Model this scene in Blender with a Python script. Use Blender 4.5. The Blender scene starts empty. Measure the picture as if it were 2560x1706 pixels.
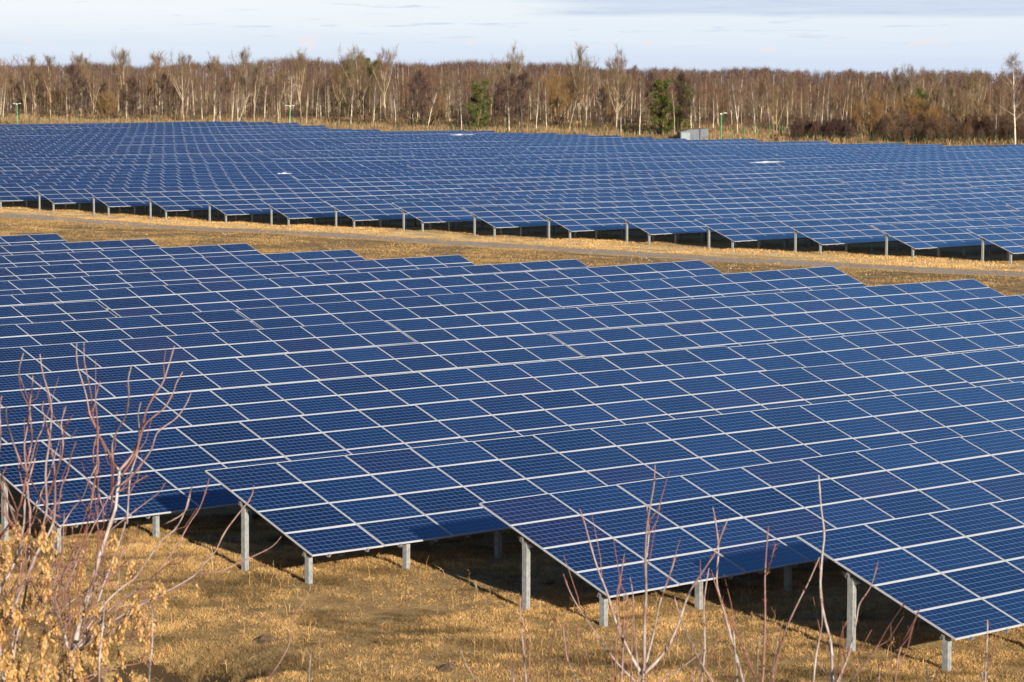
import bpy, math
import numpy as np
from mathutils import Matrix, Vector

# ------------------------------------------------------------------ camera, sky, sun
scene = bpy.context.scene
COL = scene.collection
F_PX, PITCH, HEAD, TILT = 6678.4, 0.0926868, 0.7463357, 0.3559964
CAM_H = 10.4
fwd = np.array([math.sin(HEAD) * math.cos(PITCH), math.cos(HEAD) * math.cos(PITCH), -math.sin(PITCH)])
rgt = np.array([math.cos(HEAD), -math.sin(HEAD), 0.0])
upv = np.cross(rgt, fwd)
cd = bpy.data.cameras.new('camera')
cam = bpy.data.objects.new('camera', cd)
COL.objects.link(cam)
M = Matrix(((rgt[0], upv[0], -fwd[0], 0), (rgt[1], upv[1], -fwd[1], 0), (rgt[2], upv[2], -fwd[2], CAM_H), (0, 0, 0, 1)))
cam.matrix_world = M
cd.sensor_width = 36.0
cd.lens = F_PX / 2560 * 36.0
cd.clip_start = 0.5
cd.clip_end = 6000
cd.dof.use_dof = True
cd.dof.focus_distance = 75.0
cd.dof.aperture_fstop = 13.0
scene.camera = cam

SUN_AZ, SUN_EL = math.radians(-159.5), math.radians(15.5)
world = bpy.data.worlds.new('World')
scene.world = world
world.use_nodes = True
SKY_STRENGTH = 0.05
EXPOSURE = 0.95
scene.view_settings.view_transform = 'Standard'
scene.view_settings.look = 'None'
scene.view_settings.exposure = EXPOSURE
scene.view_settings.gamma = 1.0


class NT:
    """small helper round a node tree"""
    def __init__(s, tree):
        s.t = tree
        s.n = tree.nodes
        s.n.clear()

    def node(s, typ, **kw):
        nd = s.n.new(typ)
        for k, v in kw.items():
            setattr(nd, k, v)
        return nd

    def put(s, sock, v):
        if v is None:
            return
        if isinstance(v, bpy.types.NodeSocket):
            s.t.links.new(v, sock)
        else:
            try:
                sock.default_value = v
            except Exception:
                sock.default_value = (*v, 1.0)

    def math(s, op, a, b=None, c=None, clamp=False):
        nd = s.node('ShaderNodeMath', operation=op, use_clamp=clamp)
        s.put(nd.inputs[0], a)
        s.put(nd.inputs[1], b)
        s.put(nd.inputs[2], c)
        return nd.outputs[0]

    def mix(s, f, a, b, blend='MIX'):
        nd = s.node('ShaderNodeMix', data_type='RGBA', blend_type=blend)
        nd.clamp_factor = True
        s.put(nd.inputs[0], f)
        s.put(nd.inputs[6], a if isinstance(a, bpy.types.NodeSocket) else (*a[:3], 1))
        s.put(nd.inputs[7], b if isinstance(b, bpy.types.NodeSocket) else (*b[:3], 1))
        return nd.outputs[2]

    def noise(s, vec, scale, detail=3, rough=0.55, dims='3D'):
        nd = s.node('ShaderNodeTexNoise', noise_dimensions=dims)
        s.put(nd.inputs['Vector'], vec)
        nd.inputs['Scale'].default_value = scale
        nd.inputs['Detail'].default_value = detail
        nd.inputs['Roughness'].default_value = rough
        return nd.outputs[0]

    def step(s, v, a, b):
        nd = s.node('ShaderNodeMapRange', interpolation_type='SMOOTHSTEP')
        s.put(nd.inputs[0], v)
        nd.inputs[1].default_value = a
        nd.inputs[2].default_value = b
        return nd.outputs[0]

    def sep(s, v):
        nd = s.node('ShaderNodeSeparateXYZ')
        s.put(nd.inputs[0], v)
        return nd.outputs

    def comb(s, x, y, z):
        nd = s.node('ShaderNodeCombineXYZ')
        for i, v in enumerate((x, y, z)):
            s.put(nd.inputs[i], v)
        return nd.outputs[0]

    def scale(s, v, sc):
        nd = s.node('ShaderNodeVectorMath', operation='MULTIPLY')
        s.put(nd.inputs[0], v)
        nd.inputs[1].default_value = sc
        return nd.outputs[0]


# the sky: Nishita overhead, a pale cloudy band near the horizon
w = NT(world.node_tree)
sky = w.node('ShaderNodeTexSky', sky_type='NISHITA')
sky.sun_disc = False
sky.sun_elevation = SUN_EL
sky.sun_rotation = SUN_AZ % (2 * math.pi)
sky.air_density = 0.6
sky.dust_density = 0.6
sky.ozone_density = 1.5
dirv = w.node('ShaderNodeTexCoord').outputs['Generated']
dx, dy, dz = w.sep(dirv)
azim = w.math('ARCTAN2', dx, dy)
sc_ = SKY_STRENGTH
def lin(r, g, b):
    return tuple(((c / 255 + 0.055) / 1.055) ** 2.4 if c > 10 else c / 3294 for c in (r, g, b))
def skyc(r, g, b):
    k = 1.0 / (2 ** EXPOSURE) / sc_
    return tuple(c * k for c in lin(r, g, b))
low = skyc(213, 225, 245)
mid = skyc(226, 237, 249)
high = skyc(243, 249, 252)
el = dz
n1 = w.noise(w.comb(w.math('MULTIPLY', azim, 9.0), w.math('MULTIPLY', el, 170.0), 3.0), 1.0, 4, 0.55)
n2 = w.noise(w.comb(w.math('MULTIPLY', azim, 30.0), w.math('MULTIPLY', el, 420.0), 7.0), 1.0, 4, 0.6)
# left of the view is whiter, right is bluer
east = w.step(azim, HEAD - 0.22, HEAD + 0.26)
g1 = w.step(w.math('ADD', el, w.math('MULTIPLY', w.math('SUBTRACT', n1, 0.5), 0.012)), 0.006, 0.022)
g2 = w.step(w.math('ADD', el, w.math('MULTIPLY', w.math('SUBTRACT', n1, 0.5), 0.014)), 0.016, 0.033)
base = w.mix(g1, low, mid)
base = w.mix(w.math('MULTIPLY', g2, w.math('SUBTRACT', 1.0, w.math('MULTIPLY', east, 0.55))), base, high)
# thin grey blue streaks
st = w.math('MULTIPLY', w.step(n2, 0.57, 0.70), w.step(el, 0.014, 0.024))
base = w.mix(w.math('MULTIPLY', st, 0.85), base, skyc(205, 219, 240))
# long lavender cloud bank top right
e2 = w.math('ADD', el, w.math('MULTIPLY', w.math('SUBTRACT', n1, 0.5), 0.005))
bank = w.math('MULTIPLY', w.step(e2, 0.0268, 0.0294), w.step(w.math('ADD', azim, w.math('MULTIPLY', w.math('SUBTRACT', n2, 0.5), 0.06)), HEAD - 0.015, HEAD + 0.05))
bank = w.math('MULTIPLY', bank, w.math('SUBTRACT', 1.0, w.step(el, 0.036, 0.05)))
base = w.mix(w.math('MULTIPLY', bank, w.math('ADD', 0.30, w.math('MULTIPLY', n2, 0.75))), base, skyc(196, 212, 236))
# pinkish low cumulus
pk = w.math('MULTIPLY', w.step(w.noise(w.comb(w.math('MULTIPLY', azim, 60.0), w.math('MULTIPLY', el, 180.0), 11.0), 1.0, 4, 0.6), 0.56, 0.66),
            w.math('MULTIPLY', w.step(el, 0.014, 0.0165), w.math('SUBTRACT', 1.0, w.step(el, 0.019, 0.023))))
base = w.mix(w.math('MULTIPLY', pk, 0.7), base, skyc(242, 233, 236))
up_mix = w.step(el, 0.036, 0.10)
# added blue glow in unseen north east sky, shaped for the panels' reflections
dazi = w.math('ABSOLUTE', w.math('SUBTRACT', azim, HEAD + 0.34))
added_glow = w.math('MULTIPLY', w.math('SUBTRACT', 1.0, w.step(el, 0.50, 0.85)), w.math('SUBTRACT', 1.0, w.step(dazi, 0.25, 0.85)))
vcol = w.mix(w.step(el, 0.36, 0.70), skyc(108, 176, 255), skyc(16, 84, 186))
col = w.mix(up_mix, base, w.mix(w.math('MULTIPLY', added_glow, 0.8), sky.outputs[0], vcol))
bg = w.node('ShaderNodeBackground')
w.put(bg.inputs[0], col)
bg.inputs[1].default_value = sc_
wo = w.node('ShaderNodeOutputWorld')
world.node_tree.links.new(bg.outputs[0], wo.inputs[0])

sd = bpy.data.lights.new('sun', 'SUN')
sd.energy = 5.0
sd.angle = math.radians(0.5)
sd.color = (1.0, 0.89, 0.74)
sun = bpy.data.objects.new('sun', sd)
COL.objects.link(sun)
sv = Vector((math.sin(SUN_AZ) * math.cos(SUN_EL), math.cos(SUN_AZ) * math.cos(SUN_EL), math.sin(SUN_EL)))
sun.rotation_euler = (-sv).to_track_quat('-Z', 'Y').to_euler()
sun.location = (0, -60, 60)

rng = np.random.default_rng(7)


# ------------------------------------------------------------------ helpers
def tag(o, label=None, cat=None, group=None, kind=None):
    for k, v in (('label', label), ('category', cat), ('group', group), ('kind', kind)):
        if v:
            o[k] = v
    return o


def empty(name, loc, rot=(0, 0, 0)):
    o = bpy.data.objects.new(name, None)
    o.empty_display_size = 0.3
    o.location = loc
    o.rotation_euler = rot
    COL.objects.link(o)
    return o


class MB:
    """collects quads and triangles (triangles as degenerate-free loops) for one mesh"""
    def __init__(s):
        s.v, s.f, s.m, s.c, s.n = [], [], [], [], 0

    def quads(s, P, mat=0, col=None):
        """P: (N,4,3)"""
        P = np.asarray(P, float)
        N = len(P)
        s.v.append(P.reshape(-1, 3))
        s.f.append(np.arange(N * 4).reshape(N, 4) + s.n)
        s.m.append(np.full(N, mat))
        c = np.zeros((N, 3)) if col is None else np.broadcast_to(np.asarray(col, float), (N, 3))
        s.c.append(np.repeat(c, 4, axis=0))
        s.n += N * 4
        return s

    def grid(s, V, faces, mat=0, col=None):
        V = np.asarray(V, float)
        faces = np.asarray(faces)
        s.v.append(V)
        s.f.append(faces + s.n)
        s.m.append(np.full(len(faces), mat))
        c = np.zeros((len(V), 3)) if col is None else np.broadcast_to(np.asarray(col, float), (len(V), 3))
        s.c.append(np.array(c))
        s.n += len(V)
        return s

    def box(s, lo, hi, mat=0, col=None):
        x0, y0, z0 = lo
        x1, y1, z1 = hi
        V = [(x0, y0, z0), (x1, y0, z0), (x1, y1, z0), (x0, y1, z0), (x0, y0, z1), (x1, y0, z1), (x1, y1, z1), (x0, y1, z1)]
        return s.grid(V, [(0, 3, 2, 1), (4, 5, 6, 7), (0, 1, 5, 4), (1, 2, 6, 5), (2, 3, 7, 6), (3, 0, 4, 7)], mat, col)

    def tube(s, pts, rad, sides=6, mat=0, col=None, cap=True):
        pts = np.asarray(pts, float)
        n = len(pts)
        rad = np.broadcast_to(np.asarray(rad, float), (n,))
        t = np.gradient(pts, axis=0)
        t /= np.linalg.norm(t, axis=1)[:, None] + 1e-12
        ref = np.array([0.31, 0.17, 0.93]) if abs(t[0] @ np.array([0.31, 0.17, 0.93])) < 0.9 else np.array([1.0, 0, 0])
        a = np.cross(t, ref)
        a /= np.linalg.norm(a, axis=1)[:, None] + 1e-12
        b = np.cross(t, a)
        th = np.arange(sides) * 2 * np.pi / sides
        V = pts[:, None, :] + rad[:, None, None] * (np.cos(th)[None, :, None] * a[:, None, :] + np.sin(th)[None, :, None] * b[:, None, :])
        V = V.reshape(-1, 3)
        i = np.arange(n - 1)[:, None] * sides
        j = np.arange(sides)[None, :]
        k = (j + 1) % sides
        fa = np.stack([i + j, i + k, i + sides + k, i + sides + j], -1).reshape(-1, 4)
        return s.grid(V, fa, mat, col)

    def build(s, name, mats, parent=None, smooth=False, uv=None):
        me = s.mesh(name, mats, smooth, uv)
        o = bpy.data.objects.new(name, me)
        COL.objects.link(o)
        if parent is not None:
            o.parent = parent
        return o

    def mesh(s, name, mats, smooth=False, uv=None):
        V = np.concatenate(s.v)
        Fc = np.concatenate(s.f)
        me = bpy.data.meshes.new(name)
        me.vertices.add(len(V))
        me.vertices.foreach_set('co', V.astype(np.float32).ravel())
        me.loops.add(len(Fc) * 4)
        me.loops.foreach_set('vertex_index', Fc.astype(np.int32).ravel())
        me.polygons.add(len(Fc))
        me.polygons.foreach_set('loop_start', (np.arange(len(Fc)) * 4).astype(np.int32))
        me.polygons.foreach_set('loop_total', np.full(len(Fc), 4, np.int32))
        me.polygons.foreach_set('material_index', np.concatenate(s.m).astype(np.int32))
        me.polygons.foreach_set('use_smooth', np.full(len(Fc), smooth))
        C = np.concatenate(s.c)
        at = me.attributes.new('tint', 'FLOAT_COLOR', 'POINT')
        at.data.foreach_set('color', np.hstack([C, np.ones((len(C), 1))]).astype(np.float32).ravel())
        if uv is not None:
            ul = me.uv_layers.new(name='UVMap')
            ul.data.foreach_set('uv', np.asarray(uv, np.float32)[Fc.ravel()].ravel())
        for mt in (mats if isinstance(mats, (list, tuple)) else [mats]):
            me.materials.append(mt)
        me.update(calc_edges=True)
        return me


def inst(name, mesh, parent=None, loc=(0, 0, 0), rot=(0, 0, 0), sc=(1, 1, 1)):
    o = bpy.data.objects.new(name, mesh)
    o.location = loc
    o.rotation_euler = rot
    o.scale = sc
    if parent is not None:
        o.parent = parent
    COL.objects.link(o)
    return o


def vnoise(x, y, seed=0):
    """smooth value noise in [-1,1]"""
    x = np.asarray(x, float)
    y = np.asarray(y, float)
    xi = np.floor(x).astype(np.int64)
    yi = np.floor(y).astype(np.int64)
    fx, fy = x - xi, y - yi
    fx = fx * fx * (3 - 2 * fx)
    fy = fy * fy * (3 - 2 * fy)

    def h(i, j):
        n = (i * 374761393 + j * 668265263 + seed * 982451653) & 0x7fffffff
        n = ((n ^ (n >> 13)) * 1274126177) & 0x7fffffff
        return ((n ^ (n >> 16)) & 0xffff) / 32767.5 - 1
    a = h(xi, yi) * (1 - fx) + h(xi + 1, yi) * fx
    b = h(xi, yi + 1) * (1 - fx) + h(xi + 1, yi + 1) * fx
    return a * (1 - fy) + b * fy


def ray(u, v):
    return fwd + rgt * (u - 1280) / F_PX + upv * (853 - v) / F_PX


def project(P):
    Q = np.asarray(P, float) - np.array([0, 0, CAM_H])
    d = Q @ fwd
    return 1280 + F_PX * (Q @ rgt) / d, 853 - F_PX * (Q @ upv) / d, d


# ------------------------------------------------------------------ terrain (heights of the upper table edges, from which the ground follows)
TOPS = [(37.6, 32.9, 2.09), (43.6, 32.9, 2.07), (36.1, 40.1, 2.04), (52.0, 40.1, 2.01), (34.5, 47.3, 2.11), (40.5, 47.3, 2.06), (54.3, 47.3, 1.99), (62.2, 47.3, 1.94), (33.0, 54.6, 2.04), (37.0, 54.6, 2.02), (62.7, 54.6, 1.81), (66.7, 54.6, 1.8), (68.7, 54.6, 1.8), (72.7, 54.6, 1.8), (39.4, 61.8, 1.88), (45.3, 61.8, 1.85), (71.1, 61.8, 1.76), (81.0, 61.8, 1.84), (43.8, 69.1, 1.87), (51.7, 69.1, 1.81), (79.4, 69.1, 1.77), (91.3, 69.1, 1.88), (48.1, 76.3, 1.97), (56.0, 76.3, 1.97), (87.7, 76.3, 1.86), (99.6, 76.3, 1.8), (52.6, 83.5, 1.95), (62.4, 83.5, 1.97), (80.3, 83.5, 2.0), (98.1, 83.5, 2.09), (63.0, 90.8, 1.99), (66.9, 90.8, 2.02), (56.9, 90.8, 1.98), (58.9, 90.8, 1.97), (86.6, 90.8, 2.05), (96.5, 90.8, 2.07), (61.4, 98.0, 1.82), (71.3, 98.0, 1.84), (93.1, 98.0, 1.94), (95.1, 98.0, 1.96), (65.8, 105.3, 1.87), (75.7, 105.3, 1.88), (70.2, 112.5, 1.79), (82.0, 112.5, 1.78), (74.6, 119.7, 1.94), (88.4, 119.7, 1.97), (81.0, 127.0, 1.95), (88.9, 127.0, 2.03), (85.3, 134.2, 2.08), (87.3, 134.2, 2.08), (127.2, 208.3, 2.25), (129.4, 201.1, 2.22), (129.1, 193.8, 2.12), (129.0, 186.5, 2.0), (130.8, 172.0, 1.84), (133.0, 164.7, 1.87), (131.5, 157.5, 1.98), (135.2, 150.2, 1.78), (134.0, 142.9, 1.76), (135.9, 135.7, 1.8), (135.9, 128.4, 1.62), (137.2, 113.9, 1.68), (138.8, 106.6, 1.6), (316.6, 480.0, 3.84), (324.4, 406.8, 4.32), (325.5, 397.1, 3.45), (326.2, 390.0, 3.43), (328.5, 368.4, 3.49), (329.3, 361.1, 3.46), (330.1, 353.6, 3.31), (330.9, 346.5, 3.2), (331.7, 339.2, 3.06), (332.4, 332.0, 2.88), (333.2, 324.7, 2.71), (334.0, 317.6, 2.54), (335.6, 303.0, 2.63), (336.3, 295.9, 2.37), (337.1, 288.5, 2.33), (337.9, 281.3, 2.23), (338.7, 273.9, 2.28), (339.5, 266.6, 2.24), (341.0, 252.7, 2.35)]
EXTRA = [(-150, 0, 2.05), (-150, 300, 2.3), (0, 200, 2.15), (20, 420, 3.2), (120, 560, 4.0), (330, 560, 4.3), (450, 480, 4.2), (500, 250, 2.5), (420, 60, 1.7), (250, -60, 1.6),
         (0, -150, 2.05), (150, 0, 1.7), (230, 150, 1.9), (200, 300, 2.6), (240, 420, 3.7), (60, 0, 2.0), (0, 60, 2.1), (190, 220, 2.15), (265, 330, 2.9), (0, 0, 2.05)]


class TPS:
    def __init__(s, pts, lam):
        P = np.array(pts, float)
        s.p = P[:, :2] / 100
        n = len(P)
        K = s.k(s.p, s.p) + lam * np.eye(n)
        B = np.hstack([np.ones((n, 1)), s.p])
        A = np.block([[K, B], [B.T, np.zeros((3, 3))]])
        s.w = np.linalg.solve(A, np.concatenate([P[:, 2], np.zeros(3)]))

    @staticmethod
    def k(a, b):
        r2 = ((a[:, None, :] - b[None, :, :]) ** 2).sum(-1)
        return 0.5 * r2 * np.log(r2 + 1e-12)

    def __call__(s, x, y):
        x = np.atleast_1d(np.asarray(x, float))
        y = np.atleast_1d(np.asarray(y, float))
        sh = x.shape
        q = np.stack([x.ravel(), y.ravel()], 1) / 100
        out = np.empty(len(q))
        for i in range(0, len(q), 40000):
            c = q[i:i + 40000]
            out[i:i + 40000] = s.k(c, s.p) @ s.w[:-3] + s.w[-3] + c @ s.w[-2:]
        return out.reshape(sh)


tps_top = TPS(TOPS + EXTRA, 1e-5)
tps_gnd = TPS(TOPS + EXTRA, 2e-3)
PW, PH, ROWP = 1.976, 1.012, 7.2387
RX0, RY0 = 138.426, 106.587          # far block: upper left corner of its front row
DXM, DYM = -0.7799, 7.2683
EDGE_N = np.array([DYM, -DXM]) / math.hypot(DXM, DYM)      # outward normal of the far edge


def edge_off(x, y):
    """metres beyond the far end of the rows (negative inside)"""
    return (x - (RX0 + 218.2)) * EDGE_N[0] + (y - RY0) * EDGE_N[1]


def fence_z(y):
    return np.interp(y, [150, 250, 300, 350, 400, 480, 600], [1.7, 1.95, 2.1, 2.45, 3.1, 3.4, 3.7])


PIT = [(27.79, 40.38, 1.2, 0.8), (28.13, 39.59, 1.1, 0.8), (28.32, 38.68, 0.85, 0.6), (26.79, 40.19, 1.2, 0.7), (27.15, 38.58, 1.3, 0.8)]


def ground_z(x, y, bumps=True):
    x = np.asarray(x, float)
    y = np.asarray(y, float)
    d = np.hypot(x, y)
    far = np.clip((d - 700) / 300, 0, 1)
    z = tps_gnd(np.clip(x, -300, 600), np.clip(y, -250, 700)) - 2.06
    z = np.clip(z, -1.5, 2.6)
    o = edge_off(x, y)
    t = np.clip((o - 1.5) / 9.0, 0, 1)
    t = t * t * (3 - 2 * t)
    zf = fence_z(y) + np.clip(o - 7, 0, 30) * 0.045 + np.clip(o - 37, 0, 900) * 0.012
    z = z * (1 - t) + zf * t
    emb = np.where(d < 1.5, 8.7, 8.7 - 0.305 * (d - 1.5)) + 0.15 * vnoise(x * .8, y * .8, 3)
    z = np.maximum(z, emb)
    for px, py, pr, pd in PIT:
        z = z - pd * np.exp(-(((x - px) ** 2 + (y - py) ** 2) / pr ** 2) ** 2)
    if bumps:
        a = np.clip(1 - d / 700, 0, 1)
        z = z + a * (0.055 * vnoise(x * .35, y * .35, 1) + 0.03 * vnoise(x * 1.1, y * 1.1, 2) + 0.018 * vnoise(x * 3.1, y * 3.1, 5) * (d < 160))
        z = z + (0.16 * vnoise(x * .16, y * .16, 8)) * t
    return z


# ------------------------------------------------------------------ materials
def mat(name):
    m = bpy.data.materials.new(name)
    m.use_nodes = True
    t = NT(m.node_tree)
    b = t.node('ShaderNodeBsdfPrincipled')
    o = t.node('ShaderNodeOutputMaterial')
    m.node_tree.links.new(b.outputs[0], o.inputs[0])
    return m, t, b


def bump(t, b, h, strength=0.3, dist=0.02):
    nd = t.node('ShaderNodeBump')
    nd.inputs['Strength'].default_value = strength
    nd.inputs['Distance'].default_value = dist
    t.put(nd.inputs['Height'], h)
    t.put(b.inputs['Normal'], nd.outputs[0])


def attr(t, name='tint'):
    return t.node('ShaderNodeAttribute', attribute_name=name).outputs['Color']


def make_cells():
    m, t, b = mat('solar_cells')
    uv = t.node('ShaderNodeUVMap').outputs[0]
    u, v, _ = t.sep(uv)
    # glass area 1.934 x 0.970, margin of white backing 0.016
    cx = t.math('MULTIPLY', t.math('DIVIDE', t.math('SUBTRACT', u, .010 / 1.934), 1 - .020 / 1.934), 12.0)
    cy = t.math('MULTIPLY', t.math('DIVIDE', t.math('SUBTRACT', v, .010 / .970), 1 - .020 / .970), 6.0)

    def edge(c, wdt):
        f = t.math('FRACT', c)
        d = t.math('MINIMUM', f, t.math('SUBTRACT', 1.0, f))
        return t.math('LESS_THAN', d, wdt)
    lx = edge(cx, 0.0115)
    ly = edge(cy, 0.021)
    bus = t.math('LESS_THAN', t.math('ABSOLUTE', t.math('SUBTRACT', t.math('FRACT', t.math('MULTIPLY', cy, 3.0)), 0.5)), 0.018)
    mg = t.math('MAXIMUM', t.math('GREATER_THAN', t.math('ABSOLUTE', t.math('SUBTRACT', cx, 6.0)), 6.0),
                t.math('GREATER_THAN', t.math('ABSOLUTE', t.math('SUBTRACT', cy, 3.0)), 3.0))
    rnd = t.node('ShaderNodeObjectInfo').outputs['Random']
    tr, tg, tb = t.sep(attr(t))
    k = t.math('FRACT', t.math('ADD', t.math('MULTIPLY', rnd, 7.31), tr))
    k2 = t.math('FRACT', t.math('ADD', t.math('MULTIPLY', rnd, 43.7), tr))
    wn = t.node('ShaderNodeTexWhiteNoise', noise_dimensions='3D')
    t.put(wn.inputs[0], t.comb(t.math('FLOOR', cx), t.math('FLOOR', cy), t.math('MULTIPLY', t.math('ADD', rnd, tr), 91.0)))
    base = t.mix(t.step(k, 0.0, 0.9), (0.0010, 0.0074, 0.027), (0.0011, 0.0130, 0.049))
    base = t.mix(t.math('MULTIPLY', t.step(k, 0.80, 0.94), 0.85), base, (0.0075, 0.0055, 0.024))
    base = t.mix(t.math('MULTIPLY', wn.outputs['Value'], 0.25), base, (0.002, 0.017, 0.068))
    base = t.mix(t.math('MULTIPLY', bus, 0.25), base, (0.015, 0.04, 0.11))
    line = t.math('MAXIMUM', lx, ly)
    base = t.mix(t.math('MULTIPLY', line, 0.9), base, (0.23, 0.31, 0.47))
    base = t.mix(mg, base, (0.44, 0.455, 0.48))
    # a film of dust that is a little heavier towards the lower rim
    dust = t.math('MULTIPLY', t.math('ADD', t.math('MULTIPLY', t.math('SUBTRACT', 1.0, v), 0.012), 0.004), t.math('ADD', k2, 0.4))
    base = t.mix(t.math('MULTIPLY', dust, 0.6), base, (0.30, 0.29, 0.28))
    t.put(b.inputs['Base Color'], base)
    b.inputs['Roughness'].default_value = 0.12
    t.put(b.inputs['IOR'], t.math('ADD', 1.54, t.math('MULTIPLY', k2, 0.48)))
    return m


def make_simple(name, color, rough=0.6, metal=0.0, var=0.12, scale=3.0, bumpy=0.0):
    m, t, b = mat(name)
    co = t.node('ShaderNodeTexCoord').outputs['Object']
    n = t.noise(co, scale, 4, 0.6)
    c = t.mix(t.step(n, 0.3, 0.7), tuple(x * (1 - var) for x in color), tuple(min(1, x * (1 + var)) for x in color))
    t.put(b.inputs['Base Color'], c)
    b.inputs['Roughness'].default_value = rough
    b.inputs['Metallic'].default_value = metal
    if bumpy:
        bump(t, b, t.noise(co, scale * 6, 3), bumpy, 0.01)
    return m


M_cells = make_cells()
M_alu = make_simple('anodised_frame', (0.42, 0.43, 0.455), 0.45, 0.1, 0.06, 2.0)
M_back = make_simple('panel_backsheet', (0.62, 0.63, 0.65), 0.7, 0.0, 0.05, 2.0)
M_rail = make_simple('galvanised_rail', (0.22, 0.23, 0.24), 0.5, 0.5, 0.12, 9.0)


def make_galv():
    m, t, b = mat('galvanised_post')
    g = t.node('ShaderNodeNewGeometry').outputs['Position']
    n = t.noise(g, 11.0, 5, 0.65)
    st = t.noise(t.scale(g, (9, 9, 0.9)), 1.6, 4, 0.6)
    c = t.mix(t.step(n, 0.35, 0.7), (0.21, 0.23, 0.24), (0.34, 0.35, 0.34))
    c = t.mix(t.math('MULTIPLY', t.step(st, 0.60, 0.78), 0.55), c, (0.36, 0.22, 0.12))
    t.put(b.inputs['Base Color'], c)
    b.inputs['Roughness'].default_value = 0.5
    b.inputs['Metallic'].default_value = 0.25
    return m


M_galv = make_galv()


def ground_colour(t, pos):
    """dry winter turf: straw, bleached straw, moss and bare soil in patches"""
    n1 = t.noise(pos, 0.22, 4, 0.6)
    n2 = t.noise(pos, 1.3, 5, 0.65)
    n3 = t.noise(pos, 14.0, 5, 0.75)
    c = t.mix(t.step(n2, 0.32, 0.68), (0.29, 0.18, 0.075), (0.48, 0.33, 0.145))
    c = t.mix(t.math('MULTIPLY', t.step(n3, 0.38, 0.75), 0.6), c, (0.66, 0.48, 0.235))
    c = t.mix(t.math('MULTIPLY', t.step(n1, 0.52, 0.68), 0.4), c, (0.20, 0.15, 0.055))
    dark = t.math('MULTIPLY', t.step(t.noise(t.scale(pos, (1.0, 1.0, 1.0)), 0.75, 6, 0.72), 0.56, 0.68), 0.72)
    c = t.mix(dark, c, (0.075, 0.046, 0.022))
    return c, n3


def make_ground():
    m, t, b = mat('dry_turf')
    pos = t.node('ShaderNodeNewGeometry').outputs['Position']
    c, h = ground_colour(t, pos)
    tr, tg, tb = t.sep(attr(t))     # r: bare soil of the pit, g: bleached strip beside the far rows, b: forest floor
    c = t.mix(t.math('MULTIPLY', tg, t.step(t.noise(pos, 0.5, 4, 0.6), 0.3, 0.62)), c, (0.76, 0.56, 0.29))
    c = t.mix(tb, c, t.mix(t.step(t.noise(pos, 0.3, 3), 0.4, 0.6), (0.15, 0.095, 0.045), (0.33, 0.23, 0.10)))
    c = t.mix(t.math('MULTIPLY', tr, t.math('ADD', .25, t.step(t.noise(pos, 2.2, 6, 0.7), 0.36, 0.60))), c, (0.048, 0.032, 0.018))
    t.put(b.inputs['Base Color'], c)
    b.inputs['Roughness'].default_value = 0.95
    b.inputs['Specular IOR Level'].default_value = 0.1
    bump(t, b, h, 0.8, 0.06)
    return m


def make_track():
    m, t, b = mat('track_dirt')
    pos = t.node('ShaderNodeNewGeometry').outputs['Position']
    g, h = ground_colour(t, pos)
    tr, tg, tb = t.sep(attr(t))     # r: 0 at the verge, 1 in the wheel ruts
    n = t.noise(pos, 1.4, 5, 0.65)
    d = t.mix(t.step(t.noise(pos, 3.0, 4), 0.3, 0.7), (0.24, 0.19, 0.155), (0.38, 0.32, 0.27))
    f = t.step(t.math('ADD', tr, t.math('MULTIPLY', t.math('SUBTRACT', n, 0.5), 2.0)), 0.34, 0.60)
    t.put(b.inputs['Base Color'], t.mix(f, g, d))
    b.inputs['Roughness'].default_value = 0.95
    bump(t, b, h, 0.6, 0.05)
    return m


def make_tinted(name, rough=0.8, transl=0.0, spec=0.2, objvar=0.0, noise=None):
    """colour comes with the geometry (each blade, twig or wing has its own)"""
    m, t, b = mat(name)
    c = attr(t)
    if noise:
        pos = t.node('ShaderNodeNewGeometry').outputs['Position']
        c = t.mix(t.math('MULTIPLY', t.step(t.noise(pos, noise[0], 4, 0.6), 0.42, 0.62), noise[2]), c, noise[1])
    if objvar:
        rnd = t.node('ShaderNodeObjectInfo').outputs['Random']
        hsv = t.node('ShaderNodeHueSaturation')
        t.put(hsv.inputs['Color'], c)
        t.put(hsv.inputs['Value'], t.math('ADD', 1.0 - objvar, t.math('MULTIPLY', rnd, 2 * objvar)))
        t.put(hsv.inputs['Saturation'], t.math('ADD', 0.85, t.math('MULTIPLY', t.math('FRACT', t.math('MULTIPLY', rnd, 13.7)), 0.3)))
        t.put(hsv.inputs['Hue'], t.math('ADD', 0.49, t.math('MULTIPLY', t.math('FRACT', t.math('MULTIPLY', rnd, 29.3)), 0.02)))
        c = hsv.outputs[0]
    t.put(b.inputs['Base Color'], c)
    b.inputs['Roughness'].default_value = rough
    b.inputs['Specular IOR Level'].default_value = spec
    if transl:
        tn = t.node('ShaderNodeBsdfTranslucent')
        t.put(tn.inputs[0], c)
        mx = t.node('ShaderNodeMixShader')
        mx.inputs[0].default_value = transl
        out = [n for n in t.n if n.type == 'OUTPUT_MATERIAL'][0]
        t.t.links.new(b.outputs[0], mx.inputs[1])
        t.t.links.new(tn.outputs[0], mx.inputs[2])
        t.t.links.new(mx.outputs[0], out.inputs[0])
    return m


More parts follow.
